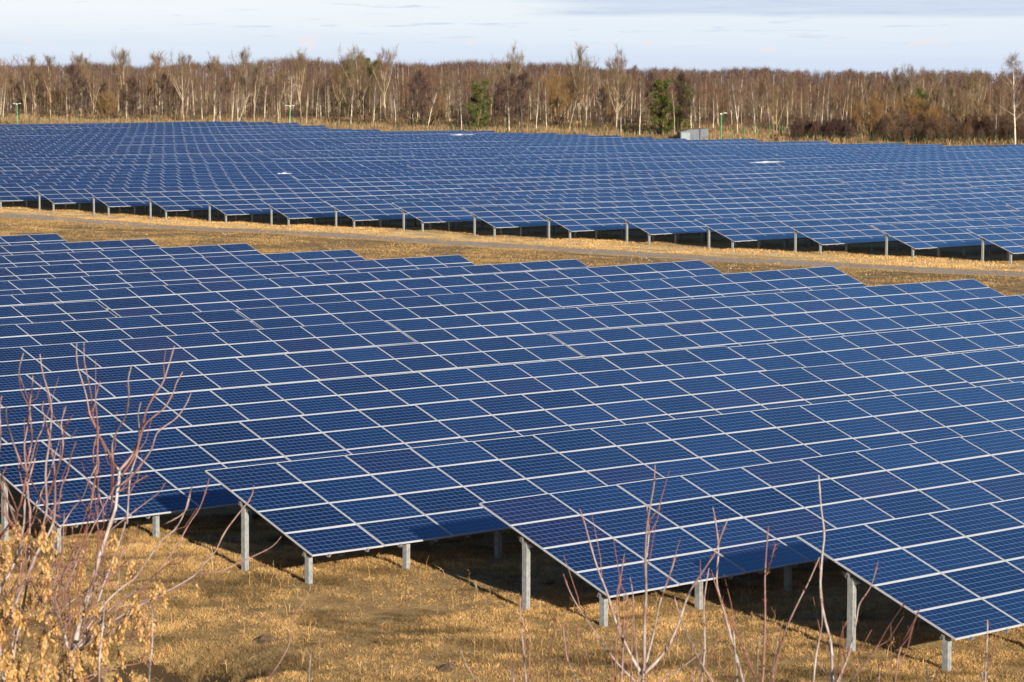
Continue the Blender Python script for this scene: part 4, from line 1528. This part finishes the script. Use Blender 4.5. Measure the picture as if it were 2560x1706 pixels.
def stem(root, pix, depth0, depth1, w0, w1, tone, base=None, name='stem'):
    """pix: picture points from the lower to the upper end; depth in metres at both ends; widths in picture pixels"""
    P = np.asarray(pix, float)
    n = 30
    Q = smooth_path(P, n)
    t = np.linspace(0, 1, n)
    dep = depth0 + (depth1 - depth0) * t + .06 * np.sin(t * 7 + P[0, 0])
    W = np.array([ray(u, v) for u, v in Q]) * dep[:, None] + np.array([0, 0, CAM_H])
    rad = .84 * (w0 + (w1 - w0) * t) / 2 / F_PX * dep
    # nodes along the shoot
    rad = rad * (1 + .30 * (np.arange(n) % 5 == 2))
    if base is not None:
        m = 8
        b = np.asarray(base, float)
        s = np.linspace(0, 1, m + 1)[:-1][:, None]
        # leave the ground and run into the first point along its direction
        c = W[0] - (W[1] - W[0]) / np.linalg.norm(W[1] - W[0]) * np.linalg.norm(W[0] - b) * .5
        low = (1 - s) ** 2 * b + 2 * s * (1 - s) * c + s * s * W[0]
        W = np.vstack([low, W])
        rad = np.concatenate([np.linspace(rad[0] * 1.35, rad[0], m), rad])
    o = np.array(root.location)
    col = np.empty((len(W), 3))
    tt = np.linspace(0, 1, len(W))
    k = tone(tt) if callable(tone) else np.full(len(W), tone)
    col = RED * (1 - k[:, None]) + PALE * k[:, None]
    col *= rng.uniform(.9, 1.1)
    sides = 6
    mb = MB().tube(W - o, rad, sides, 0, np.repeat(col, sides, axis=0))
    # buds in opposite pairs, and a few short side twigs
    k0 = len(W) - n
    for q in range(2, n - 1, 5):
        p = W[k0 + q] - o
        d = norm(W[k0 + q + 1] - W[k0 + q])
        sd_ = perp(d, rng)
        for sg in (-1, 1):
            e = p + (d * .8 + sd_ * sg * .75) * rng.uniform(.012, .022)
            mb.tube([p, (p + e) / 2, e], [rad[k0 + q] * .55 + .0006, .0022, .0008], 4, 0, RED * .8)
        if rng.random() < .16 and w0 > 3.5 and q < n - 6:
            e1 = p + (d * .9 + sd_ * .45) * rng.uniform(.05, .12)
            e2 = e1 + (d * 1.1 + sd_ * .2 + np.array([0, 0, .3])) * rng.uniform(.06, .18)
            mb.tube([p, e1, e2], [.0028, .0022, .0013], 4, 0, RED * .9 + PALE * .15)
    return mb.build(name, M_stem, root, smooth=True)


def shrub_root(name, u, depth, label, group=None):
    d = ray(u, 1706)
    k = depth / math.hypot(d[0], d[1])
    x, y = d[0] * k, d[1] * k
    z = float(ground_z(x, y))
    r = empty(name, (x, y, z))
    tag(r, label, 'shrub', group)
    return r, np.array([x, y, z - .15])


def seeded():
    A, ba = shrub_root('shrub', 60, 12.0, 'red stemmed bare shrub with hanging orange seeds at the left edge')
    B, bb = shrub_root('shrub', 200, 12.6, 'pale trunked bare shrub with orange seeds, right of the red stemmed one')
    DA, DB = 12.0, 12.6
    up = lambda t: .75 - .6 * t
    # right hand shrub: the pale trunk and its fork
    TR = [(8, 1780)] and [(170, 1730), zz2((690, 1200)), zz2((740, 980)), zz2((830, 700)), zz2((900, 450)), zz2((980, 200)), zz2((1050, 0)), zz1((1060, 1480)), zz1((1085, 1270)), zz1((1090, 1190))]
    stem(B, TR, DB, DB, 15, 9, .92, bb)
    fork = zz1((1090, 1190))
    stem(B, [zz1((1015, 1560)), zz1((1030, 1300)), zz1((1030, 1100)), zz1((1000, 1040)), zz1((940, 930)), zz1((895, 860)), zz1((860, 770)), zz1((820, 680)), zz1((790, 520)), zz1((750, 380)), zz1((710, 250)), zz1((697, 130)), zz1((700, 30))], DB, DB - .5, 6.5, 3, lambda t: .1 + .75 * t ** 2)
    stem(B, [zz2((740, 980)), zz2((860, 620)), zz2((985, 220)), zz1((1015, 1560))], DB, DB, 6, 6.5, .3)
    stem(B, [fork, zz1((1030, 1120)), zz1((1010, 1060))], DB, DB, 7, 5, .6)
    stem(B, [zz1((893, 862)), zz1((868, 780)), zz1((840, 640)), zz1((830, 500)), zz1((800, 340)), zz1((770, 200)), zz1((765, 30))], DB - .25, DB - .2, 5, 3, lambda t: .05 + .7 * t ** 2)
    stem(B, [fork, zz1((1200, 1060)), zz1((1260, 930)), zz1((1300, 800)), zz1((1330, 660)), zz1((1400, 520)), zz1((1480, 400)), zz1((1530, 260)), zz1((1590, 60))], DB, DB + .6, 8, 3, lambda t: .5 - .5 * np.sin(t * 3) + .3 * t)
    stem(B, [zz1((1110, 1240)), zz1((1230, 1050)), zz1((1310, 800)), zz1((1390, 710)), zz1((1500, 620)), zz1((1580, 480)), zz1((1610, 390)), zz1((1665, 295))], DB, DB + .3, 7, 3, lambda t: .1 + .5 * t ** 3)
    stem(B, [zz1((1095, 1330)), zz1((1200, 1240)), zz1((1300, 1120)), zz1((1380, 1000)), zz1((1440, 840)), zz1((1600, 720)), zz1((1690, 600)), zz1((1740, 490))], DB, DB + .9, 6, 3, lambda t: .4 + .2 * t)
    stem(B, [zz1((1030, 1100)), zz1((1025, 950)), zz1((1070, 830)), zz1((1150, 680)), zz1((1175, 500)), zz1((1170, 360)), zz1((1200, 230))], DB, DB - .6, 5, 3, lambda t: .45 + .2 * t)
    stem(B, [zz2((1160, 120)), zz1((1165, 1560)), zz1((1190, 1240)), zz1((1250, 1040)), zz1((1270, 830)), zz1((1260, 680)), zz1((1285, 570))], DB + .3, DB + .2, 5, 3, .75)
    stem(B, [zz1((1090, 1380)), zz1((1200, 1320)), zz1((1340, 1240))], DB, DB + .3, 4, 2.5, .25)
    base = zz2((640, 1340))
    st = lambda pts, d0, d1, w0, w1, tone, b=None, rt=B: stem(rt, pts, d0, d1, w0, w1, tone, b)
    st([base, zz2((560, 1030)), zz2((500, 900)), zz2((460, 720)), zz2((440, 640))], DB, DB - .3, 9, 5, .85)
    st([zz2((740, 1160)), zz2((960, 850)), zz2((1130, 690)), zz2((1230, 620)), zz2((1340, 460)), zz2((1480, 270)), zz2((1600, 170)), zz2((1690, 0)), zz1((1745, 1345))], DB, DB + .8, 6, 3, .7)
    st([zz2((680, 1260)), zz2((960, 940)), zz2((1200, 760)), zz2((1400, 610)), zz2((1480, 500)), zz2((1600, 350)), zz2((1720, 130)), zz2((1810, 0)), zz1((1870, 1400)), zz1((1905, 1270))], DB, DB + 1.1, 6, 3, lambda t: .55 - .3 * t)
    st([zz2((700, 1260)), zz2((1000, 1030)), zz2((1270, 870)), zz2((1560, 720)), zz2((1780, 590)), zz2((1850, 500)), zz2((1960, 380)), zz2((2050, 200)), zz2((2200, 0)), zz1((2290, 1440)), zz1((2315, 1330))], DB, DB + 1.4, 8, 3, lambda t: .9 - .6 * t)
    st([zz2((1810, 575)), zz2((2000, 560)), zz2((2150, 490)), zz2((2330, 410)), (672, 1372), (690, 1358), (703, 1342)], DB + 1.1, DB + 1.5, 4, 2.5, .35)
    st([zz2((690, 1240)), zz2((850, 1080)), zz2((1000, 960)), zz2((1120, 900))], DB, DB + .4, 7, 3, .1)
    st([zz2((905, 1640)), zz2((905, 1480)), zz2((910, 1340)), zz2((950, 900)), zz2((930, 780))], DB - 1, DB - 1.1, 7, 3.5, .95, bb + (.3, -.8, .3))
    st([zz2((1360, 1640)), zz2((1362, 1500)), zz2((1390, 1200)), zz2((1390, 1060)), zz2((1388, 840))], DB - .8, DB - 1, 6, 2.5, .9, bb + (.7, -.9, .3))
    st([zz2((700, 1560)), zz2((1000, 1440)), zz2((1250, 1400)), zz2((1350, 1350))], DB - .5, DB - .2, 5, 3, .3)
    st([zz2((720, 1620)), zz2((900, 1500)), zz2((1050, 1460))], DB - .5, DB - .3, 5, 3, .2)
    st([zz2((690, 780)), zz2((710, 500)), zz2((760, 280)), zz2((820, 20)), zz1((850, 1330)), zz1((900, 1150)), zz1((885, 1000)), zz1((890, 860))], DB + .1, DB - .2, 5, 4, .15)
    st([zz2((600, 870)), zz2((800, 720)), zz2((940, 600)), zz2((1050, 420))], DB, DB + .3, 5, 3, .5)
    st([zz2((470, 1650)), zz2((640, 1330)), zz2((690, 1200))], DB, DB, 15, 14, .9, bb)
    st([zz2((870, 900)), zz2((985, 570)), zz2((1120, 200)), zz2((1160, 20))], DB + .2, DB + .3, 6, 5, .8)
    st([zz1((940, 1560)), zz1((870, 1260)), zz1((850, 1050)), zz1((880, 880)), zz1((915, 780))], DB + .2, DB + .1, 5, 3, .3)
    st([zz2((985, 100)), zz1((940, 1560))], DB + .1, DB + .2, 4, 5, .3)
    st([zz1((830, 1500)), zz1((870, 1250)), zz1((895, 900)), zz1((880, 650)), zz1((870, 550)), zz1((910, 380))], DB - .3, DB - .3, 5, 3, .25)
    st([zz2((800, 80)), zz1((830, 1500))], DB - .3, DB - .3, 5, 5, .25)
    st([zz2((500, 260)), zz1((650, 1560)), zz1((750, 1440)), zz1((810, 1290)), zz1((885, 1140))], DB - .3, DB - .5, 4, 2.5, .7)
    st([zz2((1010, 180)), zz1((1230, 1560)), zz1((1350, 1470)), zz1((1450, 1390)), zz1((1510, 1300))], DB, DB + .7, 4, 2.5, .5)
    st([zz2((1500, 130)), zz1((1690, 1560)), zz1((1745, 1345))], DB + .6, DB + .6, 3.5, 2.5, .6)
    # left hand shrub
    node = zz1((245, 1210))
    S = lambda pts, d0, d1, w0, w1, tone, b=None: stem(A, pts, DA + d0, DA + d1, w0, w1, tone, b)
    S([(20, 1760), zz2((0, 1180)), zz2((110, 930)), zz2((250, 600)), zz2((330, 400)), zz2((400, 120)), zz2((425, 0)), zz1((430, 1540)), zz1((415, 1200)), zz1((440, 1020)), zz1((470, 720)), zz1((470, 600)), zz1((440, 460)), zz1((390, 310)), zz1((365, 130))], 0, .3, 13, 3, lambda t: .9 - .75 * t + .5 * t ** 4, ba)
    S([zz2((330, 400)), zz2((470, 160)), zz1((500, 1540)), zz1((500, 1240)), zz1((480, 1050)), zz1((440, 850)), zz1((420, 750))], 0, .4, 9, 4, lambda t: .7 - .5 * t)
    S([zz1((440, 1420)), zz1((520, 1200)), zz1((570, 1020)), zz1((572, 880)), zz1((560, 760)), zz1((600, 610))], .2, 0, 6, 3, lambda t: .1 + .8 * t ** 2)
    S([zz1((572, 880)), zz1((600, 790)), zz1((650, 700))], 0, .1, 4, 2.5, .15)
    S([zz1((530, 1560)), zz1((560, 1350)), zz1((620, 1200)), zz1((650, 1050)), zz1((695, 930))], .3, .6, 5, 3, .2)
    S([zz2((140, 1240)), zz2((250, 650)), zz2((265, 300)), zz2((275, 0)), zz1((265, 1500)), zz1((240, 1220))], .3, .1, 8, 6, lambda t: .8 - .5 * t, ba + (.25, .2, 0))
    S([node, zz1((228, 1080)), zz1((225, 930)), zz1((250, 800)), zz1((270, 640)), zz1((265, 560)), zz1((230, 470)), zz1((178, 320)), zz1((180, 240)), zz1((215, 120))], .1, -.2, 6, 3, lambda t: .55 - .4 * np.sin(t * 3.1) + .3 * t)
    S([node, zz1((285, 1100)), zz1((330, 930)), zz1((390, 800)), zz1((405, 690)), zz1((385, 640)), zz1((400, 550))], .1, .5, 5, 3, .5)
    S([zz1((270, 640)), zz1((275, 560)), zz1((290, 450)), zz1((300, 330))], -.1, -.2, 4, 3, .6)
    S([zz1((250, 1120)), zz1((290, 920)), zz1((282, 760)), zz1((270, 640))], .1, 0, 5, 4, .5)
    S([node, zz1((190, 1120)), zz1((130, 960)), zz1((65, 750)), zz1((55, 610))], .1, -.4, 6, 3, lambda t: .25 + .4 * t)
    S([zz2((0, 250)), zz1((160, 1560)), zz1((210, 1400)), node], .1, .1, 6, 6, .15)
    S([zz1((300, 1560)), zz1((400, 1340)), zz1((470, 1160)), zz1((540, 920))], .2, .4, 4, 2.5, .9)
    S([node, zz1((330, 1370)), zz1((470, 1570)), zz2((560, 60))], .1, .4, 4, 5, .25)
    S([(-30, 1640), zz2((0, 740)), zz2((100, 560)), zz2((170, 350)), zz2((215, 150)), zz2((225, 0)), zz1((225, 1500)), zz1((260, 1300)), zz1((320, 1080))], 0, .2, 11, 4, lambda t: .95 - .5 * t, ba + (-.2, .1, 0))
    S([zz2((60, 1000)), zz2((150, 760)), zz2((190, 540)), zz2((190, 300)), zz2((150, 130)), zz1((0, 1290))], .1, -.2, 6, 5, .35)
    S([zz2((110, 950)), zz2((300, 900)), zz2((380, 800)), zz2((430, 740))], .2, .3, 5, 3, .3)
    S([zz2((0, 270)), zz2((90, 140)), zz2((160, 20)), zz1((0, 1200))], 0, 0, 4, 3, .2)
    S([zz1((0, 1330)), zz1((20, 1240)), zz1((55, 1160))], 0, 0, 4, 2.5, .2)
    S([zz1((-20, 1100)), zz1((5, 900)), zz1((0, 640)), zz1((15, 510))], 0, 0, 4, 2.5, .6)
    S([zz1((0, 1340)), zz1((60, 1460)), zz1((130, 1560)), zz2((200, 60))], 0, .1, 4, 5, .5)
    S([zz2((280, 60)), zz2((330, 70)), zz2((370, 110)), zz2((375, 200))], .1, .1, 4, 2.5, .3)
    S([zz2((470, 640)), zz2((590, 560)), zz2((690, 430)), zz2((720, 320))], .4, .6, 4, 2.5, .6)
    S([zz2((230, 1560)), zz2((300, 1300)), zz2((330, 1180))], -.6, -.6, 5, 3, .4, ba + (.2, -.5, .2))
    S([zz2((100, 1300)), zz2((125, 1150)), zz2((130, 1060))], -.6, -.6, 5, 3, .95)
    S([zz2((350, 1600)), zz2((420, 1460)), zz2((450, 1380))], -.5, -.5, 5, 3, .95, ba + (.5, -.5, .2))
    # many fine shoots between the main stems
    for i in range(46):
        rt, D = (A, DA) if i % 2 else (B, DB)
        u0 = rng.uniform(-10, 190) if i % 2 else rng.uniform(120, 330)
        v0 = rng.uniform(1430, 1690)
        L = rng.uniform(110, 330) * (1 if i % 2 else .8)
        ang = rng.normal(.18, .38)
        bend = rng.normal(0, .25)
        pts = [(u0 + math.sin(ang + bend * q) * L * q, v0 - math.cos(ang + bend * q) * L * q) for q in (0, .33, .66, 1)]
        dz0 = rng.normal(0, .35)
        stem(rt, pts, D + dz0, D + dz0 + rng.normal(0, .2), rng.uniform(3, 4.4), 2.0, lambda t, k=rng.uniform(.05, .6): k + 0 * t, name='twig')
    return A, B


SA, SB = seeded()


def seed_mesh(seed):
    """a hanging raceme of paired papery wings"""
    r = np.random.default_rng(seed)
    mb = MB()
    n = r.integers(7, 13)
    mb.tube([(0, 0, 0), (.003, .004, -.05), (0, 0, -.11)], [.0016, .0013, .001], 3, 0, (.30, .16, .06))
    for i in range(n):
        z = -.02 - .10 * (i + r.random()) / n
        for sgn in (-1, 1):
            a = r.uniform(0, 6.28)
            L = r.uniform(.030, .042)
            wd = r.uniform(.009, .013)
            d = norm(np.array([math.cos(a) * .45, math.sin(a) * .45, -1]) + r.normal(0, .2, 3))
            s = perp(d, r) * wd
            p = np.array([r.normal(0, .006), r.normal(0, .006), z])
            c = np.array((.64, .36, .11)) * r.uniform(.7, 1.15) + np.array((.06, .10, .09)) * r.random()
            nut = p + d * L * .32
            mid = p + d * L * .75
            bend = np.cross(d, s / wd) * L * .12
            q = [[p - s * .25, p + s * .25, nut + s * .4, nut - s * .4], [nut - s * .3, nut + s * .35, mid + s * .85 + bend, mid - s * .5 + bend], [mid - s * .5 + bend, mid + s * .85 + bend, p + d * L * 1.1 + s * .5, p + d * L * 1.1 - s * .2]]
            mb.quads(q, 0, np.array([c * .55, c, c * 1.05]))
    return mb.mesh('seed_cluster', M_wing)


SEEDS = [seed_mesh(i) for i in range(8)]
SP = [(150, 110), (180, 170), (370, 150), (350, 220), (470, 140), (455, 280), (10, 370), (80, 430), (380, 430), (340, 560), (440, 570), (400, 620), (280, 760), (40, 800), (190, 790), (30, 880), (80, 970), (200, 1000), (150, 900), (410, 890),
      (590, 960), (700, 860), (790, 830), (890, 830), (480, 1010), (720, 330), (770, 460), (800, 360), (935, 240), (1030, 210), (1070, 410), (1160, 450), (1440, 650), (1400, 720), (1475, 730), (1260, 760), (1240, 860), (1300, 940), (1225, 920), (1160, 910),
      (1270, 1040), (1370, 990), (1350, 1150), (1040, 980), (1010, 1090), (1120, 1040), (1075, 1080), (990, 930), (860, 1020), (880, 1160), (950, 1150), (340, 1110), (400, 1080), (450, 1090), (290, 1160), (370, 1200), (240, 1290), (120, 1310), (60, 1300),
      (530, 1180), (560, 1290), (600, 1300), (460, 1330), (660, 1260), (690, 1330), (800, 1260), (850, 1210), (880, 1310), (970, 1280), (1065, 1270), (1800, 670), (40, 1400), (130, 1390), (200, 1440), (30, 1500), (380, 1400), (330, 1480), (480, 1450),
      (560, 1430), (650, 1420), (690, 1500), (620, 1520), (740, 1480), (200, 1540), (260, 1500), (700, 1380), (1210, 1460), (1260, 1490), (1300, 1500), (1000, 1530), (1070, 1500), (60, 1560), (550, 1540), (450, 1560), (10, 1240), (20, 1430), (100, 1480),
      (160, 1500), (240, 1420), (520, 1500), (600, 1450), (580, 1370), (640, 1350), (730, 1420), (10, 1330), (90, 1350), (300, 1560), (400, 1520), (80, 1250), (180, 1330), (5, 420), (20, 310), (90, 360), (250, 200), (110, 720), (130, 860), (700, 930), (420, 940), (660, 1480), (720, 1540), (590, 1560), (130, 1560), (30, 1050), (310, 1420)]
SP += [(rng.uniform(0, 460), rng.uniform(1180, 1600)) for _ in range(6)] + [(rng.uniform(490, 800), rng.uniform(1200, 1600)) for _ in range(10)]
for i, p in enumerate(SP):
    u, v = zz2((p[0] + rng.normal(0, 8), p[1] - 40))
    rt = SA if p[0] < 480 else SB
    dep = (12.0 if p[0] < 480 else 12.6) + rng.normal(0, .35) + max(0, (p[0] - 900)) * .0006
    q = ray(u, v) * dep + np.array([0, 0, CAM_H]) - np.array(rt.location)
    s = rng.uniform(.85, 1.25)
    inst('seed_cluster', SEEDS[i % 8], rt, q, (rng.normal(0, .15), rng.normal(0, .15), rng.uniform(0, 6.28)), (s * .72, s * .72, s * .70))


def saplings():
    g = 'leafless saplings along the bottom of the view'

    def sap(u, dep, label, stems, name='sapling'):
        r, b = shrub_root(name, u, dep, label, g)
        for pts, w0, w1, tone in stems:
            P = list(pts)
            low = P[0][1] > 1690
            if low:      # carry it on below the picture
                d = np.array(P[0]) - np.array(P[1])
                d = d / (abs(d[1]) + 1e-6)
                P = [(P[0][0] + d[0] * 70, P[0][1] + 70)] + P
            dd = rng.normal(0, .35)
            stem(r, P, dep, dep + dd, w0 * .9, w1 * .9, tone, b + rng.normal(0, .08, 3) * (1, 1, 0) if low else None)
    f = lambda t: .95 - .55 * t
    z4, z5, z3 = (lambda *a: [zz4(p) for p in a]), (lambda *a: [zz5(p) for p in a]), (lambda *a: [zz3(p) for p in a])
    sap(1612, 12.5, 'tallest pale sapling with a fan of stems, right of bottom centre', [
        (z4((765, 1568), (775, 1450), (775, 1200), (785, 1000), (780, 800), (790, 600), (815, 450), (835, 330), (840, 215)), 13, 3.5, f),
        (z4((780, 1510), (900, 1380), (980, 1220), (1050, 1020), (1150, 860), (1215, 760), (1250, 660), (1295, 550)), 11, 3.5, f),
        (z4((760, 1520), (690, 1400), (600, 1200), (545, 1020), (480, 850), (430, 680), (400, 570), (372, 490)), 10, 3.5, f),
        (z4((785, 1450), (830, 1270), (870, 1080), (910, 960), (950, 850), (970, 770)), 7, 3, f),
        (z4((788, 790), (802, 640), (795, 540), (790, 465)), 5, 3, .7)])
    sap(1555, 11.8, 'reddish twin stemmed sapling just left of the tallest one', [
        (z4((630, 1568), (640, 1350), (610, 1150), (605, 1020), (630, 900), (650, 765)), 8, 3, lambda t: .8 - .6 * t),
        (z4((590, 1568), (600, 1300), (620, 1000), (630, 900)), 6, 3, .15),
        (z4((740, 1568), (735, 1480), (710, 1240), (705, 1050), (685, 915)), 6, 3, f),
        (z4((690, 1568), (697, 1300), (705, 1100)), 5, 3, .2),
        (z4((640, 1350), (670, 1150), (665, 1065)), 4, 2.5, .3)])
    sap(1585, 13.2, 'long leaning sapling bending left from below the tallest one', [
        (z4((720, 1568), (590, 1430), (450, 1230), (350, 1080), (300, 980), (270, 895)), 8, 3.5, f)])
    sap(1315, 12.2, 'single pale shoot below the second table post', [(z4((40, 1568), (20, 1350), (5, 1200), (0, 1040)), 9, 4, f)])
    sap(1440, 12.4, 'curved pale shoot left of the reddish twin sapling', [(z4((360, 1568), (300, 1440), (280, 1320), (265, 1190)), 7, 3, f), (z4((430, 1568), (370, 1400), (360, 1290), (355, 1200)), 5, 2.5, .15), (z4((170, 1568), (185, 1400), (205, 1270), (215, 1150)), 4, 2.5, .1)])
    sap(1755, 12.0, 'slim pale sapling right of the tallest one with two shoots', [
        (z4((1130, 1568), (1150, 1350), (1145, 1080), (1175, 860)), 8, 3.5, .85), (z4((1075, 1568), (1120, 1440), (1135, 1320)), 6, 3, .9), (z4((1200, 1568), (1100, 1400), (1010, 1200), (960, 1035)), 7, 3, lambda t: .3 + .4 * t),
        (z4((860, 1568), (1000, 1480), (1120, 1390)), 6, 3, .7)])
    sap(1855, 12.6, 'forked red and white sapling leaning left in front of the dark gap', [
        (z4((1390, 1568), (1330, 1350), (1270, 1130), (1225, 950), (1235, 740), (1220, 590), (1200, 480)), 11, 3.5, lambda t: .95 - .4 * t), (z4((1475, 1568), (1350, 1260), (1240, 1030), (1190, 870)), 7, 3, .12),
        (z4((1350, 1568), (1340, 1400), (1330, 1250)), 6, 3, .95), (z4((1310, 1568), (1260, 1490), (1215, 1415)), 4, 2.5, .3)])
    sap(1910, 12.2, 'straight reddish sapling with one side shoot in front of the dark gap', [
        (z4((1510, 1568), (1525, 1200), (1525, 900), (1545, 600)), 9, 3.5, lambda t: .35 - .1 * t), (z4((1535, 900), (1550, 850), (1590, 710)), 4, 2.5, .3), (z4((1470, 1568), (1485, 1350), (1510, 1250)), 5, 3, .6)])
    sap(1945, 12.8, 'red sapling arching right towards the dark gap', [
        (z4((1555, 1568), (1590, 1450), (1650, 1250), (1742, 1050)) + z5((400, 950), (470, 790)), 8, 3, lambda t: .1 + .45 * t), (z4((1560, 1568), (1590, 1370), (1610, 1270), (1640, 1180)), 5, 2.5, .6)])
    sap(2085, 12.4, 'tall wavy white sapling in front of the right hand table', [
        (z5((552, 1568), (540, 1330), (490, 1120), (475, 950), (490, 750), (500, 640), (480, 480), (465, 280)), 12, 4, lambda t: .95 - .4 * t * (np.sin(t * 25) * .5 + .5)), (z5((432, 1568), (450, 1400), (485, 1200), (480, 1050)), 7, 4, .9),
        (z5((580, 1568), (650, 1400), (700, 1180), (720, 1080), (790, 970), (835, 815)), 7, 3, f), (z5((660, 1568), (800, 1390), (900, 1220), (1010, 1060)), 7, 3, lambda t: .5 - .3 * t),
        (z5((585, 1568), (600, 1300), (640, 1190)), 5, 2.5, .12), (z5((540, 1550), (420, 1400)), 4, 2.5, .9), (z5((600, 1540), (630, 1450), (635, 1350)), 4, 2.5, .9)])
    sap(2240, 12.2, 'reddish curved shoot below the front corner of the right table', [(z5((940, 1568), (970, 1370), (1040, 1220), (1100, 1100)), 7, 3, .3)])
    sap(2465, 12.4, 'upright white shoot at the right under the table edge', [(z5((1500, 1568), (1510, 1350), (1515, 1260), (1515, 1180)), 8, 3.5, .9), (z5((1485, 1568), (1480, 1500)), 5, 3, .9)])
    sap(2195, 12.0, 'short pale shoot left of the reddish curved shoot', [(z5((840, 1568), (842, 1500), (840, 1465)), 5, 3, .9)])
    sap(2318, 12.0, 'short pale shoot right of the reddish curved shoot', [(z5((1145, 1568), (1142, 1500), (1138, 1470)), 5, 3, .9)])
    sap(775, 12.0, 'short pale shoot at the bottom left of centre', [(z3((430, 1568), (436, 1450), (445, 1370)), 6, 3, .9)])
    sap(1190, 12.2, 'pale shoot bending left below the second table', [(z3((1470, 1568), (1400, 1440), (1370, 1350)), 5, 2.5, .6), (z3((1690, 1568), (1675, 1520), (1665, 1470)), 5, 2.5, .9), (z3((1705, 1568), (1700, 1510), (1697, 1460)), 5, 2.5, .9)])
    sap(690, 13.0, 'thin brown arching shoot in the grass left of centre', [(z3((165, 1568), (300, 1350), (330, 1180), (390, 1080), (430, 1010), (440, 960)), 4, 2.5, .35)])


saplings()


def weeds():
    n = 900
    x, y = scatter_view(n, 42.0, 62.0, 0.205, 2)
    u, v, d = project(np.stack([x, y, 0 * x], 1))
    ok = (u > -90) & (u < 2650) & (v > 1300) & (v < 1760)
    x, y = x[ok], y[ok]
    mb = MB()
    for px, py in zip(x, y):
        h = rng.uniform(.10, .38)
        z = float(ground_z(px, py))
        a = rng.uniform(0, 6.28)
        b = rng.uniform(0, .5) * h
        c = STRAW[rng.integers(6)] * rng.uniform(.5, 1.0)
        p = np.array([(px, py, z - .02), (px + b * .3 * math.cos(a), py + b * .3 * math.sin(a), z + h * .6), (px + b * math.cos(a), py + b * math.sin(a), z + h)])
        mb.tube(p, [.004, .0035, .002], 3, 0, c)
        for k in range(rng.integers(0, 5)):
            q = p[1] + (p[2] - p[1]) * rng.random()
            e = q + rng.normal(0, .05, 3) + np.array([0, 0, .03])
            mb.tube([q, e], [.003, .0015], 3, 0, c)
    tag(mb.build('dry_weeds', M_blade), 'thin dry weed stalks standing in the short grass', 'weeds', None, 'stuff')


weeds()
